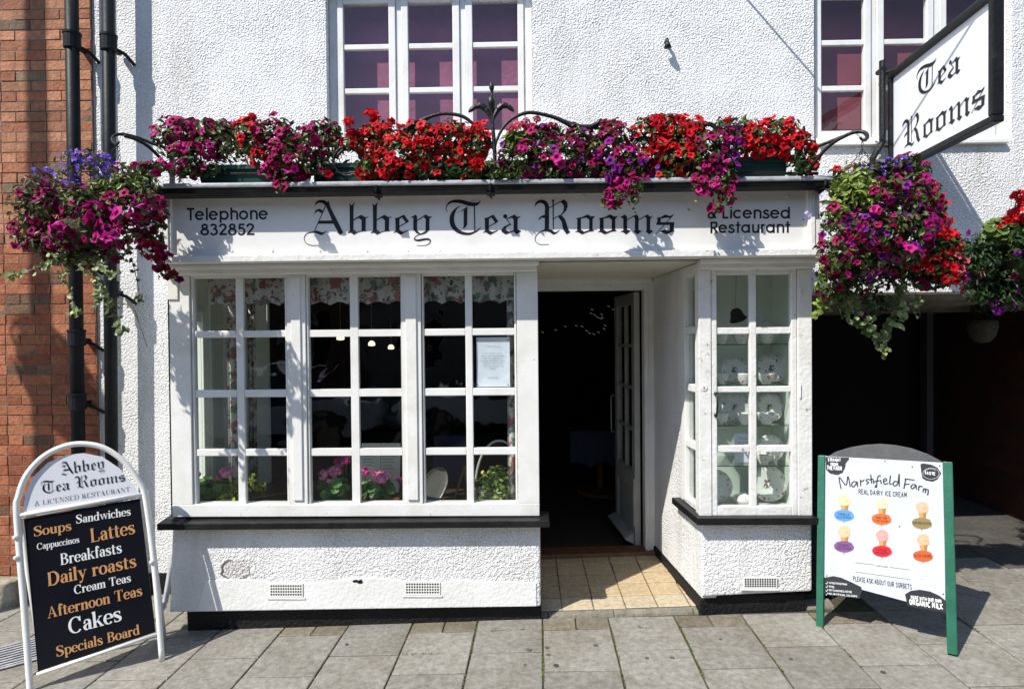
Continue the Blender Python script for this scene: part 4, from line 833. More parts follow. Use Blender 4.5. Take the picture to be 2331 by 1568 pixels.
class Plant:
    def __init__(s, seed): s.r = random.Random(seed); s.leaf = MB(); s.fl = {}
    def f(s, key): return s.fl.setdefault(key, MB())
    def dirn(s):
        while 1:
            d = V((s.r.gauss(0,1), s.r.gauss(0,1), s.r.gauss(0,1))).normalized()
            if d.y < .45 or d.z > .3: return d
    def ell(s, px, py, rx, ry, Y, kind, cols, dens=1.0, leaves=1.0, lcol=GREEN, dy=None, size=1.0, key=None):
        """a mass of bloom: ellipse centre and radii in photo pixels at depth Y"""
        if kind == 'petunia' and Y > 3.53 and py+ry > 385 and py < 420: Y = 3.50
        if kind == 'petunia' and Y > 3.49 and px < 1870 and px > 380: rx *= 1.10; ry = ry*1.16; py -= ry*.05
        k = Y/F; c = P(px, py, Y); r = V((rx*k, dy or min(rx, ry, 60)*k*.9, ry*k)); key = key or kind
        area = math.pi*rx*ry; n = int(area/(190 if kind == 'petunia' else 300)*dens/size**2)
        for i in range(n):
            d = s.dirn(); q = c+V((d.x*r.x, d.y*r.y, d.z*r.z))*s.r.uniform(.7,1.08)
            nn = (d*.9+V((-.12,-.45,.25))+V((s.r.gauss(0,.4),s.r.gauss(0,.4),s.r.gauss(0,.4)))).normalized(); col = s.r.choice(cols)
            if kind == 'petunia': petunia(s.f(key), q, nn, s.r.choice((s.r.uniform(.015,.024), s.r.uniform(.022,.031), s.r.uniform(.024,.036)))*size, col, s.r)
            elif kind == 'small': floret(s.f(key), q, nn, s.r.uniform(.010,.016)*size, col, s.r)
        for i in range(int(area/42*leaves)):
            d = s.dirn(); q = c+V((d.x*r.x, d.y*r.y, d.z*r.z))*s.r.uniform(.35,.98)
            nn = (d+V((s.r.gauss(0,.6),s.r.gauss(0,.6),s.r.gauss(0,.6)+.4))).normalized()
            leaf(s.leaf, q, nn, s.r.uniform(.028,.05), s.r.uniform(.014,.026), s.r.choice([lcol, lcol, tuple(x*.7 for x in lcol), tuple(x*1.5 for x in lcol)]), s.r)
        for i in range(int(area/700*leaves)):
            d = s.dirn(); a = c+V((d.x*r.x, d.y*r.y, d.z*r.z))*.3; b = c+V((d.x*r.x, d.y*r.y, d.z*r.z))*1.0; s.leaf.tube([a, (a+b)/2+V((0,0,.01)), b], .0022, 4, (.10,.12,.05), False)
    def head(s, px, py, r, Y, col, key='geranium'):
        c = P(px, py, Y); geranium(s.f(key), c, r*Y/F, col, s.r); s.leaf.tube([c, c+V((s.r.uniform(-.02,.02),.02,-.10))], .003, 5, (.12,.16,.05), False)
    def rounds(s, px, py, rx, ry, Y, n, col, size=.03):
        k = Y/F; c = P(px, py, Y)
        for i in range(n):
            d = s.dirn(); q = c+V((d.x*rx*k, d.y*min(rx,ry)*k, d.z*ry*k))*s.r.uniform(.5,1); round_leaf(s.leaf, q, (d+V((s.r.gauss(0,.4),-.4,.5+s.r.gauss(0,.4)))).normalized(), size*s.r.uniform(.7,1.2), col, s.r)
    def vine(s, pts, Y0, Y1, n, col=IVY, size=.022, mb=None):
        mb = mb or s.f('trailing_ivy'); n0 = len(pts); w = [P(p[0], p[1], Y0+(Y1-Y0)*i/(n0-1)) for i, p in enumerate(pts)]
        cr = [V(p) for p in crom([tuple(q) for q in w], 8)]; mb.tube(cr, .002, 4, (.16,.15,.08), False)
        for i in range(n):
            t = s.r.uniform(0, len(cr)-1.001); j = int(t); q = cr[j].lerp(cr[j+1], t-j)+V((s.r.gauss(0,.014),s.r.gauss(0,.014),s.r.gauss(0,.010)))
            leaf(mb, q, V((s.r.gauss(-.1,.4), -1+s.r.gauss(0,.3), .5+s.r.gauss(0,.4))), size*s.r.uniform(.8,1.6), size*s.r.uniform(.9,1.5), s.r.choice([col, tuple(x*.6 for x in col), tuple(min(1,x*1.5) for x in col)]), s.r)
    def finish(s, root, names):
        s.leaf.build('foliage', M_LEAF, root, recalc=False)
        for k, m in s.fl.items():
            nm, lb = names.get(k, (k, None)); o = m.build(nm, M_LEAF if k == 'trailing_ivy' else M_PETAL, root, recalc=False)
            if lb: o['label'] = lb

# ---- six troughs on the ledge
ZL = 2.632
GT = 'flower troughs along the shopfront ledge'
def trough(label, x0, x1, zh=.118):
    a, b = PX(x0,385,3.57), PX(x1,385,3.57); c = (a+b)/2; rt = thing('flower_trough', label, 'flower trough', (c, 3.65, ZL), GT)
    m = MB(); z0, z1 = ZL+.003, ZL+zh; t = .012
    m.hexa([(a+.02,3.585,z0),(b-.02,3.585,z0),(b-.02,3.715,z0),(a+.02,3.715,z0)], [(a,3.57,z1),(b,3.57,z1),(b,3.73,z1),(a,3.73,z1)])
    m.box(a-.008, b+.008, 3.560, 3.5695, z1-.022, z1+.006); m.box(a-.008, b+.008, 3.7305, 3.74, z1-.022, z1+.006); m.box(a-.008,a-.0003,3.57,3.73,z1-.022,z1+.006); m.box(b+.0003,b+.008,3.57,3.73,z1-.022,z1+.006)
    m.box(a+.006, b-.006, 3.566, 3.574, z1-.05, z1-.042)
    m.build('trough', M_TROUGH, rt, bevel=.003); return rt
Y0 = 3.555
def L(lst): return lst
mix_m = [MAG, MAG, DMAG, PINK, MAG]; mix_r = [RED, RED, SCAR, RED]
t1 = trough('green trough of magenta and a few red petunias, leftmost on the ledge', 448, 690); p = Plant(1)
for e in [(395,318,45,42),(432,362,42,38),(475,298,50,26),(420,300,34,28),(628,318,52,44),(668,362,58,42),(640,345,52,40),(650,400,42,28),(465,340,40,34),(700,330,40,36)]: p.ell(*e, Y0, 'petunia', mix_m, 1.0, .8, key='mag')
p.ell(642,424,14,18, 3.44, 'petunia', mix_m, 1.4, .5, key='mag')
p.ell(520,325,62,42, Y0+.03, 'petunia', mix_m, .12, 1.7, OLIVE, key='mag'); p.ell(575,325,40,46,Y0-.02,'petunia',mix_r,.45,.9, key='red'); p.ell(560,290,30,20,Y0,'petunia',[SCAR,RED],.9,.8,key='red'); p.ell(590,355,22,34,Y0-.04,'petunia',mix_r,.9,.6,key='red')
p.ell(430,388,40,16,3.55,'petunia',mix_m,.25,1.4,GREEN,key='mag'); p.head(575,268,11,Y0,SCAR); p.head(560,278,9,Y0,SCAR); p.vine([(415,395),(412,412),(425,420)],3.5,3.44,8)
p.ell(480,388,30,18,Y0,'petunia',[MAG],.4,1.7,DGREEN,key='mag'); p.ell(610,388,24,16,Y0,'petunia',mix_m,.8,1.2,key='mag'); p.finish(t1, {'mag':('magenta_blossoms',None), 'red':('red_blossoms',None), 'geranium':('geranium_blossoms',None)})
t2 = trough('green trough behind the left iron ring, red petunias spilling over its right half', 716, 960); p = Plant(2)
for e in [(870,315,52,36),(845,345,30,40),(905,350,58,42),(950,318,40,34),(880,385,46,24),(930,385,40,22),(815,318,34,20),(850,300,40,16)]: p.ell(*e, Y0, 'petunia', mix_r, 1.1, .7, key='red')
p.ell(745,340,42,44,Y0+.05,'petunia',[MAG],.10,1.6,OLIVE,key='mag'); p.ell(735,298,40,24,Y0+.03,'petunia',mix_m,.9,1.0,key='mag'); p.ell(760,300,20,14,Y0,'petunia',[PURP],.5,.8,key='mag')
p.head(845,264,17,3.50,SCAR); p.head(795,280,13,3.50,SCAR); p.head(803,305,14,3.52,RED); p.ell(800,330,24,16,3.5,'petunia',mix_r,.6,.8,key='red'); p.ell(830,395,12,12,3.5,'petunia',mix_r,1.,.5,key='red')
p.ell(735,385,30,20,Y0,'petunia',[MAG,RED],.5,1.6,DGREEN,key='mag'); p.ell(830,385,26,22,Y0,'petunia',mix_r,.8,1.2,key='red'); p.ell(960,395,26,16,Y0,'petunia',mix_r,.6,1.4,DGREEN,key='red'); p.finish(t2, {'mag':('magenta_blossoms',None), 'red':('red_blossoms',None), 'geranium':('geranium_blossoms',None)})
t3 = trough('green trough of red petunias left of the iron finial', 968, 1140); p = Plant(3)
for e in [(985,325,44,36),(1030,312,46,34),(1075,335,38,36),(1000,355,44,26),(1050,360,40,24),(1090,320,24,36),(960,360,30,34)]: p.ell(*e, Y0, 'petunia', mix_r, 1.1, .75, key='red')
p.ell(965,390,26,18,3.52,'petunia',mix_r,.9,.8,key='red'); p.head(1085,378,19,3.47,SCAR); p.head(1062,300,14,3.54,ROSE); p.head(1085,290,12,3.54,RED); p.ell(1020,300,40,14,3.6,'petunia',mix_r,.7,1.0,key='red')
p.ell(1010,392,40,18,Y0,'petunia',mix_r,.35,1.8,DGREEN,key='red'); p.ell(1075,398,40,14,Y0,'petunia',mix_r,.3,1.8,DGREEN,key='red'); p.ell(1120,385,24,22,Y0,'petunia',[MAG],.3,1.6,GREEN,key='red'); p.finish(t3, {'red':('red_blossoms',None), 'geranium':('geranium_blossoms',None)})
t4 = trough('green trough of pink geraniums and purple-magenta petunias right of the iron finial', 1148, 1330); p = Plant(4)
for e in [(1185,362,50,36),(1235,335,50,42),(1280,360,46,36),(1255,305,34,20),(1310,325,36,36),(1220,385,44,20),(1290,392,44,14),(1330,350,30,34)]: p.ell(*e, Y0, 'petunia', [MAG,DMAG,MAG,PURP,PINK], .9, .95, key='mag')
p.rounds(1185,318,40,20,3.54,55,(.14,.20,.035)); p.rounds(1160,325,22,18,3.53,24,(.13,.19,.035)); p.rounds(1205,300,20,14,3.56,18,(.14,.20,.035))
p.head(1165,296,11,3.52,ROSE); p.head(1185,288,13,3.52,ROSE); p.head(1198,278,10,3.54,PALE); p.head(1172,280,9,3.55,HOT); p.head(1205,290,10,3.53,ROSE); p.head(1222,272,9,3.55,ROSE); p.ell(1145,385,20,16,3.5,'petunia',[PINK],.6,1.2,key='mag')
p.ell(1150,398,40,12,3.46,'petunia',[PALE],.1,1.6,GREEN,key='mag')
p.ell(1250,400,60,12,Y0,'petunia',[MAG,PINK],.5,1.6,DGREEN,key='mag'); p.ell(1340,385,24,22,Y0,'petunia',[MAG],.5,1.4,DGREEN,key='mag'); p.finish(t4, {'mag':('magenta_blossoms',None), 'geranium':('pink_blossoms',None)})
t5 = trough('green trough of magenta petunias hanging over the gutter in two long trails', 1338, 1640); p = Plant(5)
for e in [(1395,335,46,42),(1350,345,30,36),(1425,370,46,34),(1410,400,44,30),(1445,385,40,30),(1610,350,46,46),(1640,395,42,38),(1660,350,30,44),(1590,380,32,30),(1380,300,30,20),(1400,285,24,12)]: p.ell(*e, Y0, 'petunia', [MAG,MAG,PINK,DMAG,PURP], 1.0, .9, key='mag')
for e in [(1398,445,28,18),(1440,425,34,22),(1385,462,18,14),(1440,452,18,14),(1405,470,10,8)]: p.ell(*e, 3.42, 'petunia', [MAG,PINK,MAG], 1.15, .8, key='mag')
for e in [(1640,425,40,22),(1600,432,24,16),(1655,450,22,18),(1635,470,18,14),(1590,415,22,20)]: p.ell(*e, 3.42, 'petunia', [MAG,PINK,MAG], 1.0, .8, key='mag')
for e in [(1480,300,48,32),(1530,300,52,34),(1560,330,52,34),(1500,345,50,32),(1580,300,36,26),(1540,365,44,30),(1500,275,34,14)]: p.ell(*e, Y0-.01, 'petunia', mix_r, 1.1, .7, key='red')
p.ell(1530,400,40,14,3.5,'petunia',mix_r,.5,1.3,key='red'); p.ell(1655,295,30,26,Y0,'petunia',[PURP,MAG],.9,1.0,key='mag'); p.head(1480,272,9,3.52,ROSE); p.head(1505,270,10,3.52,SCAR); p.head(1420,285,7,3.52,PALE); p.head(1655,275,9,3.52,SCAR)
p.vine([(1395,440),(1388,460),(1392,480)],3.42,3.41,6,OLIVE,.014); p.vine([(1450,440),(1445,470),(1452,487)],3.42,3.41,6,OLIVE,.014); p.vine([(1600,430),(1582,455),(1576,482)],3.42,3.41,8,OLIVE,.014); p.ell(1496,375,6,6,3.48,'small',[BLUE],8,0,key='blue')
p.finish(t5, {'mag':('magenta_blossoms',None), 'red':('red_blossoms',None), 'blue':('blue_blossoms',None), 'geranium':('geranium_blossoms',None)})
t6 = trough('bare-fronted green trough of bright red petunias, rightmost on the ledge', 1676, 1797); p = Plant(6)
for e in [(1720,318,44,32),(1770,312,48,32),(1800,335,40,34),(1740,340,48,20),(1835,345,24,36),(1700,335,26,20),(1850,365,12,24)]: p.ell(*e, Y0-.01, 'petunia', mix_r, 1.05, .8, key='red')
p.ell(1690,290,34,20,Y0+.02,'petunia',[SCAR,ROSE],.4,1.2,key='red'); p.ell(1780,285,40,16,Y0+.02,'petunia',[RED,ROSE],.6,1.0,key='red'); p.ell(1820,385,28,30,Y0+.02,'petunia',[RED],.12,1.3,DGREEN,key='red')
for q in ((1712,288),(1735,282),(1800,272),(1765,288)): p.head(*q, 8, Y0, ROSE)
p.finish(t6, {'red':('red_blossoms',None), 'geranium':('rose_blossoms',None)})

# ---- wrought iron rail along the ledge
def c2(x, y): return ((830+x/2.8)/1.0725, y/2.8/1.0725)
def c1(x, y): return (x/2.8/1.0725, y/2.8/1.0725)
def c3(x, y): return ((1660+x/2.775)/1.0725, y/2.775/1.0725)
IR = thing('iron_planter_rail', 'black wrought iron rail with leaf finial and scrolls in front of the flower troughs', 'ironwork', (0, 3.49, ZL))
K = 8.3e-4
def itube(pts, conv, Y, name, root=IR, Ye=None, n=8):
    w_ = [(*P(*conv(a,b), Y+((Ye-Y)*i/(len(pts)-1) if Ye else 0)), r*K) for i, (a,b,r) in enumerate(pts)]
    sm_ = []
    for i in range(len(w_)-1):
        a = w_[max(i-1,0)]; b = w_[i]; c = w_[i+1]; d = w_[min(i+2,len(w_)-1)]
        for k in range(5):
            t = k/5; sm_.append(tuple(.5*(2*b[j]+(-a[j]+c[j])*t+(2*a[j]-5*b[j]+4*c[j]-d[j])*t*t+(-a[j]+3*b[j]-3*c[j]+d[j])*t**3) for j in range(4)))
    sm_.append(w_[-1]); m = MB(); m.tube([q[:3] for q in sm_], [max(q[3],.001) for q in sm_], n); return m.build(name, M_IRON, root, smooth=True)
itube([(1035,558,3),(1036,575,14),(1037,600,18),(1039,630,9),(1040,648,7),(1035,680,24),(1036,710,27),(1039,745,17),(1041,785,9),(1046,880,13),(1054,980,14),(1058,1060,14),(1060,1205,13)], c2, 3.537, 'finial', n=12)
for s_ in (-1, 1):
    m = MB(); base = P(*c2(1041,850),3.537); pts = [(0,0,.004),(-.012,.045,.013),(-.034,.085,.019),(-.064,.108,.020),(-.098,.100,.016),(-.124,.080,.014),(-.134,.068,.004)]; q = []
    for (a, b, wd) in pts: q.append(base+V((a, 0, b)) if s_ < 0 else base+V((-a*.93, 0, b)))
    for i in range(len(pts)-1):
        w0, w1 = pts[i][2], pts[i+1][2]; d = (q[i+1]-q[i]).normalized(); nn_ = V((-d.z,0,d.x)); f_ = V((0,1,0))
        A = [q[i]-nn_*w0, q[i]-f_*.010, q[i]+nn_*w0, q[i]+f_*.010]; B = [q[i+1]-nn_*w1, q[i+1]-f_*.010, q[i+1]+nn_*w1, q[i+1]+f_*.010]; m.hexa(A, B)
    m.build('leaf', M_IRON, IR, bevel=.003)
itube([(410,925,10),(428,905,30),(470,880,24),(540,838,20),(620,798,14),(700,780,12),(780,783,12),(850,803,12),(920,855,11),(975,900,11),(1020,955,10),(1048,1020,10)], c2, 3.537, 'scroll')
itube([(470,955,10),(490,915,11),(540,850,10),(620,805,9)], c2, 3.545, 'scroll')
itube([(1056,1010,10),(1078,945,10),(1120,868,11),(1190,806,12),(1280,772,13),(1370,780,13),(1470,806,14),(1550,842,18),(1630,874,26),(1700,874,22),(1748,855,20),(1778,830,20),(1772,816,9)], c2, 3.537, 'scroll')
for (x, y, r_) in ((793,368,38),(1462,338,26),(1612,300,20)):
    c = P(x,y,3.53); m = MB(); rr_ = r_*3.53/F; m.tube([c+V((math.cos(t*.4)*rr_*(1-.012*t),0,math.sin(t*.4)*rr_*(1-.012*t))) for t in range(24)], .0085, 8); m.build('ring_scroll', M_IRON, IR, smooth=True)
m = MB(); a, b = P(392,397,3.535), P(1862,395,3.535); m.tube([a, a.lerp(b,.5), b], .009, 6)
for x in (392, 720, 1130, 1400, 1668, 1822): q = PX(x,400,3.535); m.box(q-.011,q+.011,3.526,3.545,ZL,ZL+.20 if x in (392,1822) else ZL+.07)
m.build('bar', M_IRON, IR)
sp = P(1830,300,3.535); m = MB(); m.hexa([(sp.x-.014,3.526,ZL+.2),(sp.x+.014,3.526,ZL+.2),(sp.x+.014,3.545,ZL+.2),(sp.x-.014,3.545,ZL+.2)], [(sp.x-.004,3.531,sp.z+.03),(sp.x+.004,3.531,sp.z+.03),(sp.x+.004,3.540,sp.z+.03),(sp.x-.004,3.540,sp.z+.03)]); m.build('spear', M_IRON, IR)
GB = 'iron brackets at the ends of the ledge'
BL_ = thing('basket_bracket', 'curved black iron bracket reaching out over the left hanging basket', 'bracket', (-2.05, 3.49, ZL), GB)
itube([(1260,1050,11),(1180,1025,11),(1050,985,11),(950,945,11),(860,921,11),(800,922,11),(770,945,11),(774,972,10),(798,985,9),(812,972,7)], c1, 3.537, 'rod', BL_, 3.30)
itube([(1160,1160,11),(1140,1135,11),(1080,1065,11),(1010,1000,11),(930,955,11),(850,930,11)], c1, 3.537, 'rod', BL_, 3.31)
BR_ = thing('basket_bracket', 'curved black iron bracket with a chain hook left of the hanging sign', 'bracket', (1.7, 3.49, ZL), GB)
itube([(860,1010,12),(950,985,12),(1030,955,12),(1110,925,12),(1180,897,13),(1240,895,13),(1268,920,13),(1262,945,11),(1240,951,9),(1222,935,8)], c3, 3.537, 'rod', BR_, 3.30)
itube([(850,1230,12),(870,1180,12),(900,1120,12),(970,1030,12),(1050,960,12),(1140,912,12)], c3, 3.537, 'rod', BR_, 3.32)

# ---- hanging baskets
GH = 'hanging flower baskets'
def chain(root, a, b):
    m = MB(); n = max(3, int((b-a).length/.022))
    for i in range(n):
        p0 = a.lerp(b, i/n); p1 = a.lerp(b, (i+1)/n); d = (p1-p0); e = V((1,0,0)) if i % 2 else V((0,1,0)); w_ = .006
        m.tube([p0-d*.12, p0+d*.3+e*w_, p0+d*.7+e*w_, p1+d*.12], .0016, 4, None, False); m.tube([p0-d*.12, p0+d*.3-e*w_, p0+d*.7-e*w_, p1+d*.12], .0016, 4, None, False)
    return m.build('chain', M_IRON, root)
M_MOSS = mat('moss_liner', (.045,.055,.02), .95, var=(.07,.06,.03), vscale=30, bump=(60,.02,5))
M_BASK = mat('woven_basket', (.06,.055,.04), .9, var=(.035,.032,.025), vscale=40, bump=(70,.01,4))
HB1 = thing('hanging_basket', 'hanging basket of dark magenta petunias and violet lobelia against the brick', 'hanging basket', tuple(P(205,560,3.30)), GH)
c = P(205,520,3.30); m = MB(); m.lathe(c, [(.0001,-.12),(.07,-.11),(.12,-.05),(.15,.02),(.14,.025),(.0001,.02)], 18); m.build('basket', M_MOSS, HB1, smooth=True)
hk_ = P(*c1(808,975), 3.30)
for dx, dy in ((-.19,0),(.1,-.16),(.1,.16)): chain(HB1, hk_, c+V((dx,dy,.02)))
p = Plant(21); Yb = 3.27
for e in [(110,470,58,62),(95,430,40,40),(70,520,36,52),(150,540,62,46),(230,520,62,50),(205,470,66,44),(300,470,52,46),(290,540,40,36),(105,560,40,30),(340,470,36,44),(60,460,20,30)]: p.ell(*e, Yb, 'petunia', [MAG,DMAG,MAG,DMAG,(.30,.004,.13)], .75, .75, OLIVE, key='mag', dy=.14)
for e in [(215,478,26,18),(235,505,16,14),(140,520,24,18),(130,552,20,14),(235,540,24,20),(305,478,16,14),(270,500,18,18)]: p.ell(*e, Yb-.12, 'petunia', [PINK,(.66,.03,.36),(.5,.012,.22)], 1.2, .1, size=1.35, key='pink')
for e in [(200,385,56,26),(175,370,44,24),(215,360,36,18),(240,378,34,22),(120,400,40,16),(160,425,40,16),(270,400,26,18)]: p.ell(*e, Yb, 'small', [BLUE,(.17,.07,.62),(.22,.10,.55),BLUE,(.3,.18,.5)], 3.4, .35, OLIVE, key='blue', dy=.12)
p.ell(275,385,24,18,Yb,'small',[PALE,HOT],3,.3,OLIVE,key='pale'); p.ell(205,350,36,14,Yb,'small',[PALE,(.6,.4,.6)],1.6,.2,OLIVE,key='pale'); p.ell(300,390,22,16,Yb,'petunia',[PALE],.3,.4,key='pink')
p.ell(335,385,46,16,3.38,'petunia',[MAG,PINK,MAG],1.0,.8,key='mag'); p.ell(370,380,30,16,3.42,'petunia',[MAG,PINK],.8,1.0,key='mag')
p.ell(265,430,66,34,Yb-.02,'small',[PALE],.1,2.6,(.16,.20,.05),key='pale'); p.ell(320,420,50,34,3.36,'small',[PALE],.05,2.0,(.12,.16,.04),key='pale'); p.ell(180,450,50,30,Yb-.05,'small',[PALE],.05,1.6,(.13,.16,.05),key='pale')
for e in [(345,560,30,32),(365,590,22,26),(330,530,30,24),(378,622,20,14),(395,630,12,12)]: p.ell(*e, 3.38, 'petunia', [DMAG,(.34,.004,.03),MAG], 1.1, .6, OLIVE, key='mag')
p.ell(190,585,110,22,Yb,'petunia',[DMAG],.3,1.3,OLIVE,key='mag')
p.vine([(150,570),(125,590),(95,605),(55,620),(18,632)],3.22,3.1,52,IVY,.024); p.vine([(120,580),(140,610),(150,640),(165,680),(172,720)],3.2,3.2,40,IVY,.020); p.vine([(215,590),(222,630),(238,670),(252,705),(268,740),(276,758)],3.24,3.24,60,IVY,.024); p.vine([(225,600),(248,620),(266,625)],3.22,3.2,20,IVY,.022); p.vine([(245,690),(275,690),(303,700),(318,740),(335,790)],3.24,3.26,14,OLIVE,.014); p.vine([(300,590),(312,640),(318,690)],3.3,3.3,20,OLIVE,.018); p.vine([(170,600),(215,640),(225,690)],3.2,3.2,26,IVY,.022)
p.vine([(345,440),(355,480),(350,540),(360,590)],3.42,3.40,50,(.09,.11,.04),.026); p.vine([(365,450),(372,500),(368,560)],3.44,3.42,40,(.08,.10,.035),.026)
p.finish(HB1, {'mag':('magenta_blossoms',None),'pink':('pink_blossoms','large bright pink petunia blossoms'),'blue':('violet_blossoms','tiny violet-blue lobelia blossoms'),'pale':('pale_blossoms',None)})
HB2 = thing('hanging_basket', 'tall hanging basket of purple and red blooms under the hanging sign', 'hanging basket', tuple(P(2000,560,3.33)), GH)
c = P(2000,530,3.40); m = MB(); m.lathe(c, [(.0001,-.13),(.08,-.12),(.13,-.06),(.16,.02),(.15,.025),(.0001,.02)], 18); m.build('basket', M_MOSS, HB2, smooth=True)
hk_ = P(*c3(1236,945), 3.30); j_ = hk_+V((0,0,-.05)); chain(HB2, hk_, j_)
for q in ((1140,1150),(1290,1085),(1215,1110)): chain(HB2, j_, P(*c3(*q), 3.33))
p = Plant(22); Yb = 3.30; PM = [MAG,PURP,MAG,DMAG,PINK,(.30,.01,.2)]
p.ell(1945,440,52,54,Yb-.03,'petunia',[MAG],.05,3.4,LIME,key='mag',dy=.14); p.ell(1915,470,34,50,Yb-.03,'petunia',[MAG],.3,2.0,LIME,key='mag'); p.ell(1920,430,30,36,Yb,'petunia',[MAG],0,2.6,LIME,key='mag')
for e in [(2010,440,52,44),(2060,450,52,56),(1960,500,60,44),(2020,510,64,46),(1920,530,48,40),(1985,560,66,40),(2075,520,50,46),(2090,470,36,44),(1900,580,38,44),(1960,600,56,34),(2040,580,50,40),(1905,490,30,30)]: p.ell(*e, Yb, 'petunia', PM, .8, 1.0, GREEN, key='mag', dy=.15)
for e in [(2065,370,30,22),(2085,400,36,36),(2045,390,30,20),(2000,400,24,24)]: p.ell(*e, Yb, 'petunia', [MAG,PURP,PINK], .9, .9, key='mag')
for e in [(2110,440,28,40),(2125,480,26,40),(2130,520,28,34),(2145,560,34,38),(2160,590,30,34),(2120,600,34,34),(2150,540,34,20),(2175,560,18,24)]: p.ell(*e, Yb+.03, 'petunia', [RED,RED,ROSE,SCAR], 1.05, .8, key='red')
for e in [(2010,378,44,18),(2040,372,36,18),(1985,400,30,16),(1960,395,26,14)]: p.ell(*e, Yb-.04, 'small', [BLUE,(.16,.07,.6)], 2.2, .5, OLIVE, key='blue')
p.ell(1885,470,30,36,Yb,'small',[BLUE],.35,.2,key='blue'); p.ell(1945,390,40,26,Yb,'small',[PALE,HOT],1.2,.5,OLIVE,key='pale'); p.ell(1910,395,26,14,Yb,'petunia',[RED],.3,.9,key='red'); p.ell(1850,492,24,12,3.35,'small',[BLUE,(.4,.35,.6)],1.2,0,key='blue')
p.ell(1995,530,60,44,Yb-.10,'petunia',[MAG,PURP,DMAG],.8,1.3,GREEN,key='mag',dy=.06); p.ell(1960,610,90,60,Yb+.14,'petunia',[DMAG,MAG],.22,1.5,DGREEN,key='mag'); p.ell(1905,640,54,50,Yb+.14,'petunia',[DMAG],.18,1.6,GREEN,key='mag'); p.ell(2070,610,80,50,Yb+.14,'petunia',[DMAG,RED],.3,1.3,DGREEN,key='mag'); p.ell(1990,690,40,30,Yb+.14,'petunia',[DMAG,MAG],.4,1.2,DGREEN,key='mag')
p.ell(2150,610,36,40,Yb+.04,'petunia',[RED,SCAR,ROSE],.9,1.0,DGREEN,key='red'); p.ell(2180,600,20,44,Yb+.06,'petunia',[RED,ROSE],.8,1.0,DGREEN,key='red'); p.ell(2120,645,46,18,Yb+.08,'petunia',[RED,DMAG],.7,1.2,DGREEN,key='red'); p.ell(2130,560,50,40,Yb+.12,'petunia',[DMAG],.3,1.8,DGREEN,key='mag')
p.vine([(2050,560),(2058,610),(2048,660),(2058,700),(2040,740)],3.39,3.40,54,IVY,.028); p.vine([(1980,640),(1985,690),(1975,730),(1990,765),(2005,800)],3.41,3.44,46,IVY,.026); p.vine([(1960,660),(1950,690),(1940,705)],3.41,3.44,18,IVY,.026); p.vine([(1880,600),(1865,650),(1870,700),(1855,720)],3.47,3.50,40,LIME,.026); p.vine([(2060,650),(2080,690),(2090,710)],3.39,3.40,14,IVY,.02); p.vine([(2000,760),(2015,790),(2010,810)],3.41,3.44,14,IVY,.022); p.vine([(1900,660),(1930,720),(1965,740),(1980,760)],3.45,3.46,44,GREEN,.026); p.vine([(2030,640),(2040,690),(2020,740),(2015,770)],3.41,3.44,34,(.12,.15,.05),.028)
p.vine([(1925,690),(1932,725),(1940,742)],3.43,3.44,8,IVY,.024); p.vine([(1890,660),(1885,710)],3.47,3.50,10,IVY,.022); p.vine([(2075,640),(2088,680),(2095,720)],3.37,3.40,8,IVY,.02); p.vine([(1950,700),(1958,740)],3.41,3.44,7,IVY,.024)
p.finish(HB2, {'mag':('purple_blossoms',None),'red':('red_blossoms','bright red petunias down the right side'),'blue':('blue_blossoms',None),'pale':('pale_pink_blossoms',None)})
HB3 = thing('hanging_basket', 'shaded basket of red geraniums at the right edge above the passage', 'hanging basket', tuple(P(2330,620,3.7)), GH)
c = P(2345,600,3.75); m = MB(); m.lathe(c, [(.0001,-.2),(.13,-.17),(.22,-.08),(.27,.04),(.26,.045),(.0001,.03)], 18); m.build('basket', M_MOSS, HB3, smooth=True)
for dx, dy in ((-.1,0),(.2,-.2),(.2,.2)): chain(HB3, c+V((.36,0,.5)), c+V((dx,dy,.04)))
m = MB(); m.tube([c+V((.36,0,.5)),c+V((.40,.01,.56)),c+V((.42,.15,.56)),c+V((.42,YW-c.y,.45))], .011, 7); m.build('bracket_arm', M_IRON, HB3, smooth=True)
p = Plant(23)
p.ell(2225,590,44,60,3.62,'petunia',[DMAG,PURP],.16,2.0,DGREEN,key='mag'); p.ell(2235,660,40,36,3.66,'petunia',[DMAG],.1,1.8,DGREEN,key='mag'); p.ell(2290,680,50,30,3.66,'petunia',[PURP],.3,1.8,DGREEN,key='mag'); p.ell(2300,600,110,70,3.85,'petunia',[PURP,DMAG],.10,1.6,DGREEN,key='mag',dy=.35); p.ell(2370,600,80,90,3.7,'petunia',[PURP,RED],.12,1.6,DGREEN,key='mag',dy=.3); p.ell(2240,640,60,50,3.8,'petunia',[DMAG],.12,1.8,DGREEN,key='mag',dy=.25); p.ell(2335,560,40,50,3.5,'petunia',[PURP],.1,1.8,DGREEN,key='mag'); p.rounds(2290,530,60,34,3.6,110,(.11,.17,.035),.032); p.rounds(2330,540,50,44,3.62,90,(.10,.15,.03),.032); p.ell(2250,590,58,52,3.72,'petunia',[PURP,DMAG],.12,1.9,DGREEN,key='mag'); p.ell(2320,640,70,60,3.72,'petunia',[PURP,(.2,.02,.3)],.3,1.5,DGREEN,key='mag'); p.ell(2280,660,60,40,3.75,'petunia',[PURP],.2,1.3,DGREEN,key='mag'); p.ell(2215,600,24,40,3.74,'petunia',[DMAG],.2,1.5,DGREEN,key='mag')  # thick dark foliage masses added to cast shade on the passage ground
for q in ((2318,445,14),(2334,462,18),(2300,500,16),(2320,488,20),(2340,500,20),(2285,510,9),(2275,518,7)): p.head(*q, 3.55, SCAR)
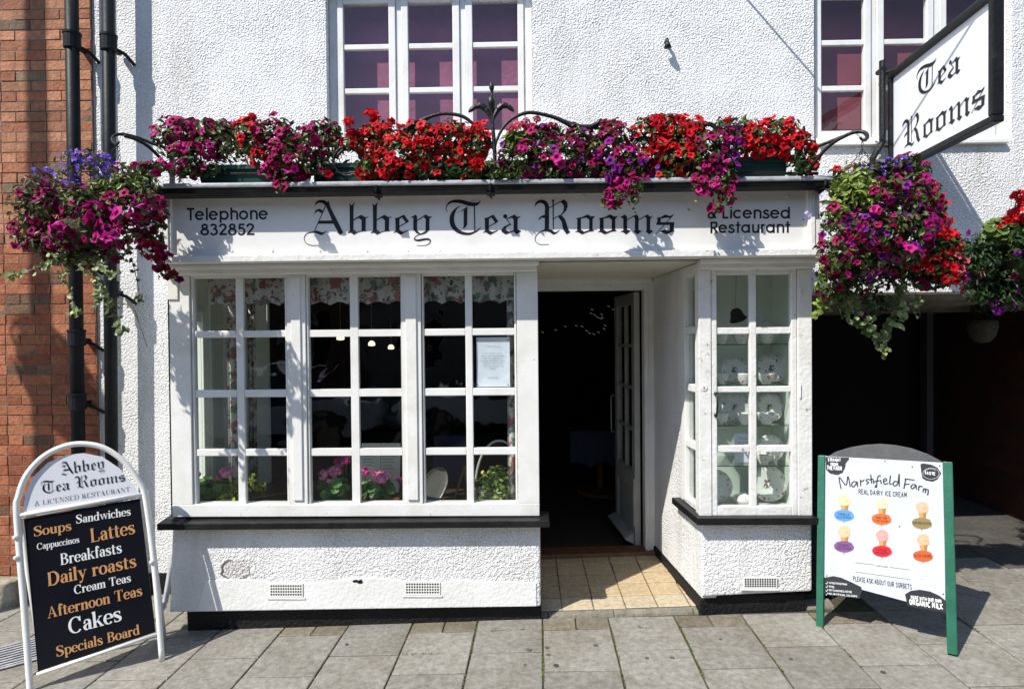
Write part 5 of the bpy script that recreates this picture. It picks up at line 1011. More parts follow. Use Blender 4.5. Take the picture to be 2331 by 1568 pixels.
p.finish(HB3, {'mag':('purple_blossoms',None),'geranium':('scarlet_blossoms',None)})
HB4 = thing('hanging_basket', 'small round woven basket with sparse leaves hanging in the dark passage', 'hanging basket', tuple(P(2236,750,4.95)), GH)
c = P(2236,735,4.95); m = MB(); m.lathe(c, [(.0001,-.16),(.05,-.15),(.09,-.10),(.105,-.03),(.10,.02),(.095,.02),(.0001,.0)], 16); m.build('basket', M_BASK, HB4, smooth=True); chain(HB4, c+V((-.09,0,.02)), c+V((0,0,.30))); chain(HB4, c+V((.09,0,.02)), c+V((0,0,.30)))
p = Plant(24); p.ell(2245,705,44,24,4.95,'small',[PALE],.3,2.2,DGREEN,key='pale'); p.finish(HB4, {'pale':('pale_blossoms',None)})
# basket on the lamp post
p = Plant(25); lc_ = V((LPX+.13,LPY,4.32)); m = MB(); m.lathe(lc_, [(.0001,-.2),(.14,-.15),(.2,0),(.18,.02),(.0001,0)], 14); m.tube([lc_+V((-.13,0,.3)),lc_+V((0,0,.3)),lc_], .01, 6); m.build('flower_bowl', M_MOSS, LP)
for i in range(700):
    d = p.dirn(); leaf(p.leaf, lc_+V((d.x*.23,d.y*.25,d.z*.24+.02)), d, .07, .045, GREEN, p.r)
p.finish(LP, {})

# ================================================================== HANGING SIGN
A_ = P(2037,270,4.25); B_ = P(2261,134,3.28); uS = V((B_.x-A_.x, B_.y-A_.y, 0)); S = Plane(A_, uS, (0,0,1))
al, bt = S.px(2030,173); ar, bt2 = S.px(2253.4,8.4); _, bb1 = S.px(2268.5,258.7); bt = (bt+bt2)/2; bbm = bb1
HS = thing('hanging_sign', 'white double-faced hanging sign lettered Tea Rooms in a black frame', 'hanging sign', tuple(S.at((al+ar)/2, bbm)))
def sbox(mb, a0,a1,b0,b1,c0,c1): mb.obox(S.o, S.u, S.v, S.n, a0,a1,b0,b1,c0,c1)
fw = .036
m = MB(); sbox(m, al-.002, ar+.002, bbm-.002, bt+.002, -.036, -.012); pso = m.build('sign_panel', M_HEAD, HS)
m = MB(); sbox(m, al-fw,ar+fw,bt+.0005,bt+fw,-.050,.012); sbox(m, al-fw,ar+fw,bbm-fw,bbm-.0005,-.050,.012); sbox(m, al-fw,al-.0005,bbm,bt,-.049,.011); sbox(m, ar+.0005,ar+fw,bbm,bt,-.049,.011); m.build('frame', M_BLACK, HS, bevel=.006)
def c5(x, y): return ((2140+x/5.226)/1.0725, (100+y/5.226)/1.0725)
S2 = Plane(S.at(0,0,-.0105), S.u, S.v)
m = MB(); k5 = 1/5.226/1.0725
S2.text(m, 'bl', 'Tea', c5(505,722), c5(1085,378), 335*k5); S2.text(m, 'bl', 'Rooms', c5(330,1385), c5(1400,815), 345*k5); part(m.build('lettering', M_INK, pso), 'black blackletter words Tea Rooms')
m = MB(); zt_ = S.at(0, bt+fw+.045); 
m.tube([V((S.at(al-.2,0).x, YW+.02, S.at(0,bt+.072).z)), S.at(al-fw, bt+.072, -.045), S.at(ar+.05, bt+.072, -.045)], .014, 10)
for a in (al+.03, (al+ar)/2-.05, ar-.05): m.tube([S.at(a,bt+.070,-.045), S.at(a,bt+fw,-.045)], .012, 6); sbox(m, a-.02,a+.02,bt+.03,bt+fw+.018,-.07,-.02)
m.build('hanger_rod', M_IRON, HS, smooth=False)
m = MB(); q0 = S.at(al-.03, 0, .035)
pp = [V((q0.x,q0.y+.02,P(2022,130,4.28).z)), V((q0.x,q0.y+.02,P(2022,318,4.28).z)), V((q0.x-.03,q0.y+.03,P(2000,336,4.28).z)), V((q0.x-.055,q0.y+.04,P(2000,352,4.28).z)), V((q0.x-.055,q0.y+.06,P(2000,420,4.28).z))]
m.tube(pp, .021, 10); m.tube([V((q0.x,YW+.0,P(2022,150,4.28).z)), V((q0.x,q0.y,P(2022,150,4.28).z))], .018, 8); m.tube([V((q0.x,q0.y,P(2022,330,4.28).z)), V((q0.x+.06,q0.y,P(2022,330,4.28).z))], .008, 6); m.box(q0.x-.08,q0.x-.03,q0.y+.06,YW+.001,P(2000,420,4.28).z-.05,P(2000,420,4.28).z+.02); m.build('bracket_post', M_IRON, HS)
# stay wire, found from the line its shadow draws on wall and sign
w1, w2 = P(1730,0,YW), P(1850,145,YW); nW = (w2-w1).cross(SUN).normalized()
s1, s2 = S.at(*S.px(2190,75)), S.at(*S.px(2050,310)); nS = (s2-s1).cross(SUN).normalized()
nn_ = (nW-nS).normalized(); ref = s1; a0 = S.at(0, bt+.072, -.045); a_pt = a0+S.u*((ref-a0).dot(nn_)/S.u.dot(nn_))
z = a_pt.z+.95; x = ref.x+(-(YW-ref.y)*nn_.y-(z-ref.z)*nn_.z)/nn_.x
m = MB(); m.tube([a_pt, V((x,YW+.01,z))], .007, 6); m.tube([a_pt, S.at(ar+.05, bt+.072, -.045)], .014, 10); m.build('stay_rod', M_IRON, HS)

# ================================================================== PAVEMENT BOARDS
WA_ = Plane((-2.074,3.441,-.073), (.88,.467,.084), (-.156,.118,.981))
AB = thing('pavement_board', 'white tubular pavement sign with arched header and black menu panel', 'pavement sign', tuple(WA_.at(-.298,0)))
arch = [(38,1172),(42,1130),(60,1082),(98,1040),(145,1016),(190,1010),(238,1020),(284,1052),(316,1096),(332,1140)]
aq = [WA_.px(*q) for q in arch]; l0 = WA_.px(68,1545); r0 = (0, .0)
pth = [(l0[0]-.002,-.005), ((l0[0]+aq[0][0])/2, aq[0][1]/2)]+aq+[(aq[-1][0]+.01, aq[-1][1]*.5), (0,0)]
pth3 = crom([(a, b, .0) for a, b in pth], 5)
m = MB(); m.tube([WA_.at(a, b, 0) for a, b, _ in pth3], .0155, 10); m.build('frame', M_WHITE, AB, smooth=True)
# rear frame
nh = V((WA_.n.x, WA_.n.y, 0)).normalized(); v2 = (V((0,0,1))+nh*.10+V((WA_.u.x,WA_.u.y,0))*-.08).normalized()
top_o = WA_.at(0,.95,-.035); rear = lambda a, b: WA_.at(a,.95,-.035)-v2*b
m = MB(); m.tube([rear(l0[0],0), rear(l0[0],.97)], .0145, 8); m.tube([rear(-.0,0), rear(-.0,.97)], .0145, 8); m.tube([rear(l0[0],.8), rear(0,.8)], .010, 6); m.tube([rear(l0[0],.02), rear(0,.02)], .010, 6); m.build('rear_frame', M_WHITE, AB, smooth=True)
def panel_px(pl, poly, c0, c1, name, mtl, root, bev=0):
    q = [pl.px(*p_) for p_ in poly]; m = MB(); m.hexa([pl.at(a,b,c0) for a,b in q], [pl.at(a,b,c1) for a,b in q]); return m.build(name, mtl, root, bevel=bev)
hp_ = panel_px(WA_, [(51,1166),(56,1128),(74,1086),(108,1053),(150,1035),(190,1031),(232,1039),(272,1066),(302,1102),(317,1122)], -.012, -.004, 'header_panel', M_HEAD, AB)
kp_ = panel_px(WA_, [(54,1181),(318,1134),(354,1438),(86,1528)], -.014, -.004, 'menu_panel', M_PANELK, AB)
m = MB()
for (p_, q_, r_) in (((45,1172),(330,1124),.011),((84,1534),(362,1441),.009)): m.tube([WA_.at(*WA_.px(*p_),0), WA_.at(*WA_.px(*q_),0)], r_, 8)
m.build('crossbar', M_WHITE, AB, smooth=True)
m = MB()
for q in ((36,1222),(38,1268),(345,1278)): m.lathe(WA_.at(*WA_.px(*q), .0), [(.012,0),(.012,.02),(.0001,.024)], 8, axis=WA_.n)
m.build('catch', M_WHITE, AB)
W2 = Plane(WA_.at(0,0,-.0035), WA_.u, WA_.v)
def c6(x, y): return ((60+x/7.77)/1.0725, (1080+y/7.77)/1.0725)
def c7(x, y): return (x/2.52/1.0725, (1060+y/2.52)/1.0725)
k6 = 1/7.77/1.0725; k7 = 1/2.52/1.0725
m = MB(); W2.text(m, 'bl', 'Abbey', c6(690,612), c6(1535,472), 240*k6); W2.text(m, 'bl', 'Tea Rooms', c6(315,962), c6(1920,722), 225*k6)
W2.text(m, 'light', '& LICENSED RESTAURANT', c6(188,1206), c6(2005,921), 92*k6, .001); part(m.build('lettering', M_INK, hp_), 'black words Abbey Tea Rooms & Licensed Restaurant')
for col, rows_ in (('tan', [('Soups',(205,628),(442,588),60),('Lattes',(555,666),(834,608),86),('Daily roasts',(290,934),(842,813),84),('Afternoon Teas',(290,1132),(878,988),70),('Specials Board',(345,1368),(862,1226),64)]),
                  ('white', [('Sandwiches',(466,549),(806,496),52),('Cappuccinos',(228,710),(490,664),40),('Breakfasts',(370,804),(752,726),70),('Cream Teas',(458,983),(808,904),54),('Cakes',(426,1230),(752,1143),100)])):
    for i, (t_, a, b, h) in enumerate(rows_):
        m = MB(); W2.text(m, 'serif', t_, c7(*a), c7(*b), h*k7); part(m.build('lettering', M_TAN if col == 'tan' else M_WLET, kp_), f'{col} serif words {t_}')
GA = Plane((2.204,3.225,.077), (.809,-.587,.033), (.095,.186,.978))
GBd = thing('ice_cream_board', 'green wooden A-board with a white ice cream poster and grey arched top', 'pavement sign', tuple(GA.at(-.31,0)))
def gpost(px_top, px_bot, w_, name='post'):
    a0, b0 = GA.px(*px_bot); a1, b1 = GA.px(*px_top); m = MB(); f = lambda a,b,c: GA.at(a,b,c)
    m.hexa([f(a0-w_,b0,-.02),f(a0+w_,b0,-.02),f(a0+w_,b0,.02),f(a0-w_,b0,.02)], [f(a1-w_,b1,-.02),f(a1+w_,b1,-.02),f(a1+w_,b1,.02),f(a1-w_,b1,.02)]); return m.build(name, M_GREENP, GBd, bevel=.003)
gpost((1871,1037),(1867,1430),.019); gpost((2157,1051),(2168,1487),.022)
gh = V((GA.n.x,GA.n.y,0)).normalized()
m = MB(); aL, _b = GA.px(1870,1040); aR, bT = GA.px(2157,1051); lean = GA.v.dot(gh)
vr = (V((0,0,1))*.97+gh*.235).normalized()
for a in (aL, aR):
    o_ = GA.at(a, bT-.01, -.028); e_ = o_-vr*(o_.z-gz(o_.x)-.0)/vr.z; d_ = (e_-o_); uu = GA.u*.019; nn_ = gh*.017; m.hexa([e_-uu-nn_,e_+uu-nn_,e_+uu+nn_,e_-uu+nn_], [o_-uu-nn_,o_+uu-nn_,o_+uu+nn_,o_-uu+nn_])
m.build('rear_post', M_GREENP, GBd, bevel=.003)
m = MB(); o1 = GA.at(aL+.02,bT-.02,-.03); o2 = GA.at(aR-.02,bT-.02,-.03); dn_ = -vr; m.hexa([o1+dn_*.74, o2+dn_*.74, o2+dn_*.74-gh*.006, o1+dn_*.74-gh*.006], [o1+V((0,0,0)), o2, o2-gh*.006, o1-gh*.006]); m.build('rear_panel', M_GREYB, GBd)
panel_px(GA, [(1881,1041),(1902,1028),(1935,1018),(1970,1012),(2005,1010),(2040,1013),(2075,1020),(2112,1033),(2146,1051)], -.014, .004, 'arched_top', M_GREYB, GBd, .002)
po = panel_px(GA, [(1874.5,1037.5),(2147.5,1052.5),(2152.5,1392),(1872.5,1317)], -.008, .0045, 'poster', M_POSTER, GBd)
G2 = Plane(GA.at(0,0,.005), GA.u, GA.v)
def c8(x, y): return ((2000+x/3.135)/1.0725, (1060+y/3.135)/1.0725)
k8 = 1/3.135/1.0725; mu = GA.px(*c8(500,700)); mu = (GA.at(*mu)-GA.at(*GA.px(*c8(510,700)))).length/10   # metres per tracing pixel
KT = mat('poster_ink', (1,1,1), .4, vcol=True); DKG = (.022,.024,.027); INK = (.02,.02,.025)
blk = MB()
for poly in ([(50,172),(228,178),(232,188),(205,222),(200,255),(180,295),(140,312),(85,300),(54,270)], [(775,228),(800,222),(860,232),(905,255),(935,298),(905,345),(870,362),(815,352),(790,335),(782,290)], [(38,1095),(110,1082),(170,1095),(250,1130),(322,1165),(330,1195),(318,1230),(310,1254),(140,1232),(36,1212)], [(658,1222),(700,1195),(770,1186),(850,1200),(920,1232),(965,1268),(975,1300),(972,1364),(860,1345),(740,1325),(672,1308),(668,1270)]):
    blk = MB(); G2.poly(blk, [GA.px(*c8(*q)) for q in poly], .0004, DKG); blk.build('badge', KT, po)
def gt_(mb, font, txt, a, b, h, col=INK, c=.0008): G2.text(mb, font, txt, c8(*a), c8(*b), h*k8, c, False, col)
m = MB(); 
for tr_ in ([(168,418),(153,328),(205,388),(220,320),(238,402)], [(286,364),(262,362),(248,385),(260,402),(280,382),(290,362),(294,402)], [(318,396),(316,350),(324,362),(346,346)], [(384,342),(362,347),(364,358),(378,368),(360,382)], [(394,306),(402,376)], [(386,350),(402,340),(413,348),(418,376)], [(470,312),(450,325),(442,360),(440,400),(428,402),(434,388)], [(415,364),(464,352)], [(470,346),(476,380)], [(490,362),(516,352),(508,336),(492,350),(500,380),(530,372)], [(546,314),(540,374),(556,382)], [(602,366),(580,358),(564,380),(580,394),(602,372),(612,302),(612,398)],
            [(662,344),(648,416)], [(654,340),(730,350)], [(656,384),(692,378)], [(738,386),(716,384),(702,402),(714,416),(734,398),(740,386),(744,420)], [(764,392),(760,428)], [(762,404),(776,396),(792,402)], [(800,412),(794,442)], [(800,420),(814,416),(812,448)], [(814,424),(834,424),(830,466)]):
    G2.strokepx(m, [c8(*q) for q in tr_], 9.5*mu, .0008, INK)
m.lathe(G2.at(*GA.px(*c8(470,326)),.0005), [(4*mu,0),(.00001,.0004)], 8, INK, G2.n); part(m.build('script_lettering', KT, po), 'black brush script words Marshfield Farm')
m = MB(); gt_(m,'caps','REAL DAIRY ICE CREAM',(304,454),(678,482),34); gt_(m,'caps','PLEASE ASK ABOUT OUR SORBETS',(262,1118),(714,1186),34)
for a, b in (((276,980),(424,998)),((538,1015),(698,1036)),((276,1050),(697,1110))): G2.strokepx(m, [c8(*a), c8(*b)], 2.6*mu, .0008, INK, False)
gt_(m,'caps','LOCAL FLAVOUR',(438,1008),(526,1018),9)
for a in ((503,206),(713,249),(616,704),(922,240),(950,1220),(60,1080)): m.lathe(G2.at(*GA.px(*c8(*a)),.0005), [(6*mu,0),(.00001,.001)], 8, DKG, G2.n)
part(m.build('printed_lettering', KT, po), 'black capitals and ruled lines of the poster')
m = MB(); WH = (.76,.77,.78)
gt_(m,'capsbold','STRAIGHT',(68,205),(168,208),22,WH); gt_(m,'capsbold','FROM',(90,238),(148,240),20,WH); gt_(m,'capsbold','THE FARM',(60,268),(178,276),28,WH); gt_(m,'capsbold','TASTE',(806,304),(892,312),20,WH)
gt_(m,'capsbold','MADE WITH OUR OWN',(704,1256),(940,1288),24,WH); gt_(m,'capsbold','ORGANIC MILK',(694,1298),(955,1338),38,WH)
for i, t_ in enumerate(('SUITABLE FOR VEGETARIANS','GM FREE','MOST FLAVOURS ARE GLUTEN FREE','NO ARTIFICIAL COLOURS')): 
    y = 1140+i*28; gt_(m,'caps',t_,(76,y),((216,118,252,295)[i],y+(0,3,0,0)[i]+((216,118,252,295)[i]-76)*.095),13,WH); G2.strokepx(m,[c8(50,y-4),c8(56,y+4),c8(68,y-14)],3.4*mu,.0008,WH,False)
ring = [(856+62*math.cos(t*.3),300+42*math.sin(t*.3)) for t in range(22)]; G2.strokepx(m,[c8(*q) for q in ring],3*mu,.0007,(.5,.5,.5)); ring = [(852+40*math.cos(t*.3),282+20*math.sin(t*.3)) for t in range(11,21)]; G2.strokepx(m,[c8(*q) for q in ring],3*mu,.0007,(.5,.5,.5))
part(m.build('reversed_lettering', KT, po), 'white capitals on the dark corner patches')
m = MB(); gt_(m,'capslight','£4',(80,1020),(162,1004),62,(.50,.53,.58)); gt_(m,'capslight','£4',(770,1108),(862,1088),56,(.50,.53,.58)); part(m.build('chalked_price', KT, po), 'faint handwritten price £4')
ICE = [(196,505,(.80,.72,.45),(.12,.36,.74),'VANILLA','IN CLOTTED CREAM',620),(483,530,(.80,.75,.50),(.80,.17,.035),'HONEY AND','STEM GINGER',648),(792,560,(.72,.53,.35),(.33,.24,.10),'RUM AND RAISIN',None,680),(196,745,(.78,.60,.36),(.25,.10,.30),'BLACKCURRANTS','IN CLOTTED CREAM',858),(487,775,(.74,.42,.38),(.74,.02,.04),'SUCCULENT','STRAWBERRY',893),(800,808,(.76,.53,.32),(.72,.13,.03),'SALTED CARAMEL',None,930)]
for (x, y, sc__, tc_, t1_, t2_, ty) in ICE:
    m = MB(); r_ = random.Random(int(x+y)); el = lambda cx,cy,a,b,n=16,j=.04: [(cx+a*math.cos(i*6.283/n)*(1+r_.uniform(-j,j)), cy+b*math.sin(i*6.283/n)*(1+r_.uniform(-j,j))) for i in range(n)]
    pp_ = lambda pts, c, col: G2.poly(m, [GA.px(*c8(*q)) for q in pts], c, tuple(v*.72 for v in col))
    pp_([(x-36,y+14),(x+34,y+20),(x+26,y+66),(x+22,y+92),(x-22,y+88),(x-28,y+60)], .0004, (.66,.40,.14)); pp_([(x+2,y+20),(x+34,y+22),(x+26,y+66),(x+22,y+92),(x+4,y+90)], .00045, (.46,.25,.08)); pp_(el(x-4,y-2,50,44,14,.07), .0006, sc__); pp_([(x-46,y+10),(x+46,y+16),(x+38,y+38),(x-36,y+34)], .0005, tuple(v*.85 for v in sc__))
    pp_(el(x-12,y-10,16,7), .0007, tuple(min(.9,v*1.12) for v in sc__)); pp_(el(x+18,y+6,14,6), .0007, tuple(v*.8 for v in sc__))
    pp_([(x-5-76,ty-14),(x-5-58,ty-34),(x-5-20,ty-44),(x-5+22,ty-42),(x-5+60,ty-28),(x-5+77,ty+2),(x-5+72,ty+24),(x-5+40,ty+40),(x-5+2,ty+46),(x-5-40,ty+36),(x-5-64,ty+22),(x-5-74,ty+6)], .0008, tc_); pp_([(x-9,ty+44),(x-3,ty+45),(x-5,ty+62),(x-9,ty+61)], .0006, tc_)
    tk = tuple(v*.22 for v in tc_)
    if t2_: gt_(m,'capsbold',t1_,(x-5-44,ty-3),(x-5+44,ty+3),18,tk,.001); gt_(m,'capsbold',t2_,(x-5-56,ty+19),(x-5+56,ty+26),15,tk,.001)
    else: gt_(m,'capsbold',t1_,(x-5-70,ty+5),(x-5+70,ty+13),20,tk,.001)
    part(m.build('ice_cream_picture', KT, po), f'printed cone with the words {t1_.lower()}')

# ================================================================== BEHIND THE GLASS
wbd = MB(); wbd.box(BX0+.065, BX1-.05, YB+.0905, YW+.25, .62, .662); wbd.build('window_board', mat('window_board_wood', (.06,.035,.02), .4, var=(.04,.022,.012), vscale=10), TR)
ZW = .662
def floral():
    m = mat('floral_cotton', (.66,.66,.62), .9, trans=.2); N = m.node_tree.nodes; L_ = m.node_tree.links; b = N['Principled BSDF']; tc = N.new('ShaderNodeTexCoord'); prev = None
    for (sc__, th_, col) in ((13,.34,(.20,.27,.22)),(9,.36,(.40,.17,.17)),(21,.33,(.62,.60,.54)),(17,.27,(.07,.13,.09)),(24,.26,(.30,.07,.08)),(27,.25,(.13,.20,.26))):
        v = N.new('ShaderNodeTexVoronoi'); v.inputs['Scale'].default_value = sc__; n = N.new('ShaderNodeTexNoise'); n.inputs['Scale'].default_value = 25; ad = N.new('ShaderNodeMix'); ad.data_type = 'VECTOR'; ad.inputs['Factor'].default_value = .06
        L_.new(tc.outputs['Object'], n.inputs['Vector']); L_.new(tc.outputs['Object'], ad.inputs['A']); L_.new(n.outputs['Color'], ad.inputs['B']); L_.new(ad.outputs['Result'], v.inputs['Vector'])
        c = N.new('ShaderNodeMath'); c.operation = 'LESS_THAN'; c.inputs[1].default_value = th_; L_.new(v.outputs['Distance'], c.inputs[0])
        mx = N.new('ShaderNodeMix'); mx.data_type = 'RGBA'; L_.new(c.outputs[0], mx.inputs['Factor']); mx.inputs['B'].default_value = (*col, 1)
        if prev: L_.new(prev, mx.inputs['A'])
        else: mx.inputs['A'].default_value = (.66,.66,.62,1)
        prev = mx.outputs['Result']
    L_.new(prev, b.inputs['Base Color']); return m
M_FLORAL = floral()
def cloth(x0, x1, z0, z1, y, amp, waves, scal, name, root=None):
    m = MB(); n = 70; rows_ = 10
    for j in range(rows_+1):
        for i in range(n+1):
            t = i/n; s_ = j/rows_; zb_ = z0+scal*abs(math.sin(t*math.pi*scal_n)) if scal else z0
            m.v.append((x0+(x1-x0)*t, y+amp*(.4+.6*s_)*math.sin(t*waves*6.283+.8*math.sin(t*9)), z1+(zb_-z1)*s_))
    for j in range(rows_):
        for i in range(n): m.f.append([j*(n+1)+i, j*(n+1)+i+1, (j+1)*(n+1)+i+1, (j+1)*(n+1)+i]); m.c.append((1,1,1))
    o = m.build(name, M_FLORAL, root, smooth=True); s_ = o.modifiers.new('thickness', 'SOLIDIFY'); s_.thickness = .002; return o
scal_n = 5
GV = 'floral window valances'
for i, lb in enumerate(('floral cotton valance across the left casement', 'floral cotton valance across the middle casement', 'floral cotton valance across the right casement, next to the doorway')):
    xa, xb = pxs[i][1]-.01, pxs[i+1][0]+.01
    if i == 0: xa = PX(480,660,YB+.16)
    tag(cloth(xa, xb, PZ(805,694,YB+.13), 2.14, YB+.13, .014, 5, .02, 'valance'), lb, 'valance', GV)
GCu = 'floral curtains'
tag(cloth(PX(518,900,4.15), PX(562,900,4.15), .68, 2.14, 4.15, .02, 2.5, 0, 'curtain'), 'long floral curtain hanging behind the left casement bar', 'curtain', GCu)
tag(cloth(PX(572,900,4.5), PX(590,900,4.5), .68, 2.0, 4.45, .02, 2, 0, 'curtain'), 'narrow dark floral curtain edge further back in the left casement', 'curtain', GCu)
tag(cloth(PX(1155,900,YB+.17), PX(1180,900,YB+.17), .68, 2.14, YB+.17, .012, 2, 0, 'curtain'), 'narrow floral curtain at the right edge beside the notice', 'curtain', GCu)
# notice
no = thing('notice', 'white laminated notice stuck inside the right casement', 'notice', tuple(P(1122,880,YB+.045)))
NP = Plane((0,YB+.043,0),(1,0,0),(0,0,1)); q0 = NP.px(1084,768); q1 = NP.px(1161,880)
m = MB(); n = 10
for i in range(n+1):
    for j in (0, 1): t = i/n; m.v.append((q0[0]+(q1[0]-q0[0])*j, YB+.046+.003*math.sin(t*3.1), q0[1]+(q1[1]-q0[1])*t))
for i in range(n): m.f.append([2*i,2*i+1,2*i+3,2*i+2]); m.c.append((1,1,1))
nso = m.build('sheet', M_PAPER, no); s_ = nso.modifiers.new('t','SOLIDIFY'); s_.thickness = .001
def c9(x, y): return ((1150+x/10.45)/1.0725, (810+y/10.45)/1.0725)
m = MB(); N2 = Plane((0,YB+.0425,0),(1,0,0),(0,0,1)); GI = (.13,.15,.20)
for t_, y, xa, xb in (('A warm welcome',382,380,735),('Our home made',562,315,800),('cakes and a small menu',628,255,855),('cream teas, light lunches',692,285,825),('including sandwiches, jacket',756,240,870),('potatoes etc. Fresh filter',820,300,815),('coffee and premium soft',885,285,825),('drinks',950,470,630),('Dog friendly',1180,420,690)):
    N2.text(m, 'light', t_.replace('.','').replace('Fresh','fresh'), c9(xa,y), c9(xb,y), 38/10.45/1.0725, 0, False, GI)
for k_, (x, y) in enumerate(((165,215),(945,205),(170,1350),(945,1350))): m.lathe(N2.at(*N2.px(*c9(x,y)),0), [(.004,0),(.0001,.001)], 8, GI, N2.n)
part(m.build('lettering', KT, nso), 'lines of small dark type')
# pots and plants on the window board
def pot(root, px, py_rim, Y, r, m_, h=None):
    x = PX(px, py_rim, Y); z = PZ(px, py_rim, Y); h = z-ZW; m = MB(); m.lathe((x,Y,ZW+.001), [(.0001,0),(r*.72,0),(r*.97,h*.85),(r*1.08,h*.85),(r*1.08,h),(r*.95,h),(.0001,h*.92)], 16); return m.build('pot', m_, root)
M_TERRA = mat('terracotta', (.24,.07,.03), .8, var=(.20,.06,.03), vscale=12)
g1 = thing('potted_geranium', 'pink geranium in a pot at the left end of the window board', 'potted plant', (PX(478,1150,4.0),4.0,ZW), 'plants in the shop window'); pot(g1,478,1148,4.02,.06,M_TERRA)
p = Plant(31); p.rounds(468,1120,36,34,3.98,60,(.10,.22,.05),.034); p.rounds(500,1112,30,24,3.98,30,(.10,.21,.05),.032); p.head(515,1074,15,3.97,HOT); p.head(494,1088,9,3.97,PALE); p.head(447,1079,10,3.97,(.45,.05,.25)); p.finish(g1, {'geranium':('pink_blossoms',None)})
g2 = thing('potted_plant', 'lime green leafy plant in a pot behind the left casement bar', 'potted plant', (PX(575,1150,4.02),4.02,ZW), 'plants in the shop window'); pot(g2,575,1145,4.05,.065,mat('grey_pot',(.13,.12,.10),.8))
p = Plant(32); p.ell(572,1108,34,32,4.0,'small',[(.5,.5,.1)],.3,1.6,(.24,.28,.05),key='y'); p.ell(520,1142,36,20,3.93,'small',[(.5,.5,.1)],.2,2.2,(.42,.46,.06),key='y'); p.ell(540,1112,30,22,3.96,'small',[(.5,.5,.1)],.4,1.6,(.26,.30,.05),key='y'); p.finish(g2, {'y':('yellow_buds',None)})
g3 = thing('window_planter', 'terracotta planter of pink geraniums in the middle casement', 'potted plant', (PX(820,1150,4.0),4.0,ZW), 'plants in the shop window')
m = MB(); a, b = PX(735,1150,3.99), PX(914,1150,3.99); m.hexa([(a+.01,3.93,ZW),(b-.01,3.93,ZW),(b-.01,4.06,ZW),(a+.01,4.06,ZW)], [(a,3.92,ZW+.06),(b,3.92,ZW+.06),(b,4.07,ZW+.06),(a,4.07,ZW+.06)]); m.build('trough', M_TERRA, g3, bevel=.004)
p = Plant(33); p.rounds(760,1110,34,34,3.95,70,(.09,.21,.05),.032); p.rounds(770,1140,26,20,3.92,26,(.10,.22,.06),.03); p.rounds(862,1116,46,28,3.97,80,(.09,.20,.05),.032); p.rounds(830,1120,20,24,3.97,26,(.09,.19,.05),.03)
for q in ((748,1082,19,HOT),(762,1072,15,HOT),(738,1078,12,(.72,.12,.36)),(778,1050,15,(.55,.06,.28)),(790,1046,11,(.5,.05,.26)),(829,1074,12,(.7,.1,.35)),(866,1088,17,HOT),(880,1082,11,HOT),(855,1078,9,(.7,.12,.36)),(908,1092,8,(.45,.05,.22))): p.head(q[0],q[1],q[2],3.94,q[3])
p.finish(g3, {'geranium':('pink_blossoms',None)})
g4 = thing('flower_basket', 'pale basket of small yellow flowers with a tall hoop handle by the doorway post', 'basket', (PX(1128,1150,4.0),4.0,ZW), 'plants in the shop window')
x = PX(1128,1150,4.0); m = MB(); m.lathe((x,4.0,ZW+.001), [(.0001,0),(.09,0),(.115,.09),(.12,.095),(.11,.10),(.0001,.09)], 18); m.build('basket', M_FABRIC, g4)
m = MB(); hp3 = crom([tuple(P(a,b,3.98)) for a,b in ((1084,1145),(1083,1095),(1090,1055),(1106,1020),(1132,1003),(1158,1012),(1174,1050),(1180,1100),(1180,1150))], 6); m.tube(hp3, .008, 8); m.build('hoop_handle', M_FABRIC, g4, smooth=True)
p = Plant(34); p.ell(1132,1100,44,40,3.95,'small',[YEL,(.75,.6,.15)],.75,1.8,(.18,.26,.05),key='y'); p.ell(1120,1140,40,20,3.9,'small',[YEL],.3,2.0,(.32,.40,.06),key='y'); p.ell(1085,1098,14,14,3.95,'small',[YEL],.9,.9,key='y'); p.finish(g4, {'y':('yellow_blossoms',None)})
mn = thing('menu', 'open cream menu standing behind the pink geraniums', 'menu', (PX(860,1090,4.2),4.2,ZW)); m = MB()
for a, b, o_ in ((818,862,0),(863,908,1)): A1 = P(a,1012,4.16+.05*(1-o_)); B1 = P(b,1012,4.16+.05*o_); m.hexa([(A1.x,A1.y,ZW+.002),(B1.x,B1.y,ZW+.002),(B1.x,B1.y+.004,ZW+.002),(A1.x,A1.y+.004,ZW+.002)], [(A1.x,A1.y+.06,A1.z),(B1.x,B1.y+.06,B1.z),(B1.x,B1.y+.064,B1.z),(A1.x,A1.y+.064,A1.z)])
mo_ = m.build('page', mat('cream_paper', (.82,.78,.64), .8), mn); m = MB()
for j in range(9):
    for a, b in ((826,854),(870,900)):
        y = 1024+j*7; c_ = P(a,y,4.16+.05*.5); d_ = P(b-(j*5)%9,y,4.16+.05*.5); tt = (c_.z-ZW)/(P(860,1012,4.2).z-ZW); yo = 4.135+.06*tt; m.box(c_.x,d_.x,yo,yo+.0015,c_.z,c_.z+.004)
m.build('print_line', mat('faded_print',(.25,.22,.18),.8), mn)
ca = thing('menu_card', 'plain white folded card among the pink geraniums', 'card', (PX(828,1090,4.05),4.05,ZW)); A1 = P(805,1062,4.05); B1 = P(852,1090,4.05); m = MB(); m.hexa([(A1.x,4.04,ZW),(B1.x,4.04,ZW),(B1.x,4.10,ZW),(A1.x,4.10,ZW)], [(A1.x,4.069,A1.z),(B1.x-.01,4.069,A1.z-.0),(B1.x-.01,4.071,A1.z),(A1.x,4.071,A1.z)]); m.build('folded_sheet', mat('white_card', (.8,.76,.62), .7), ca)
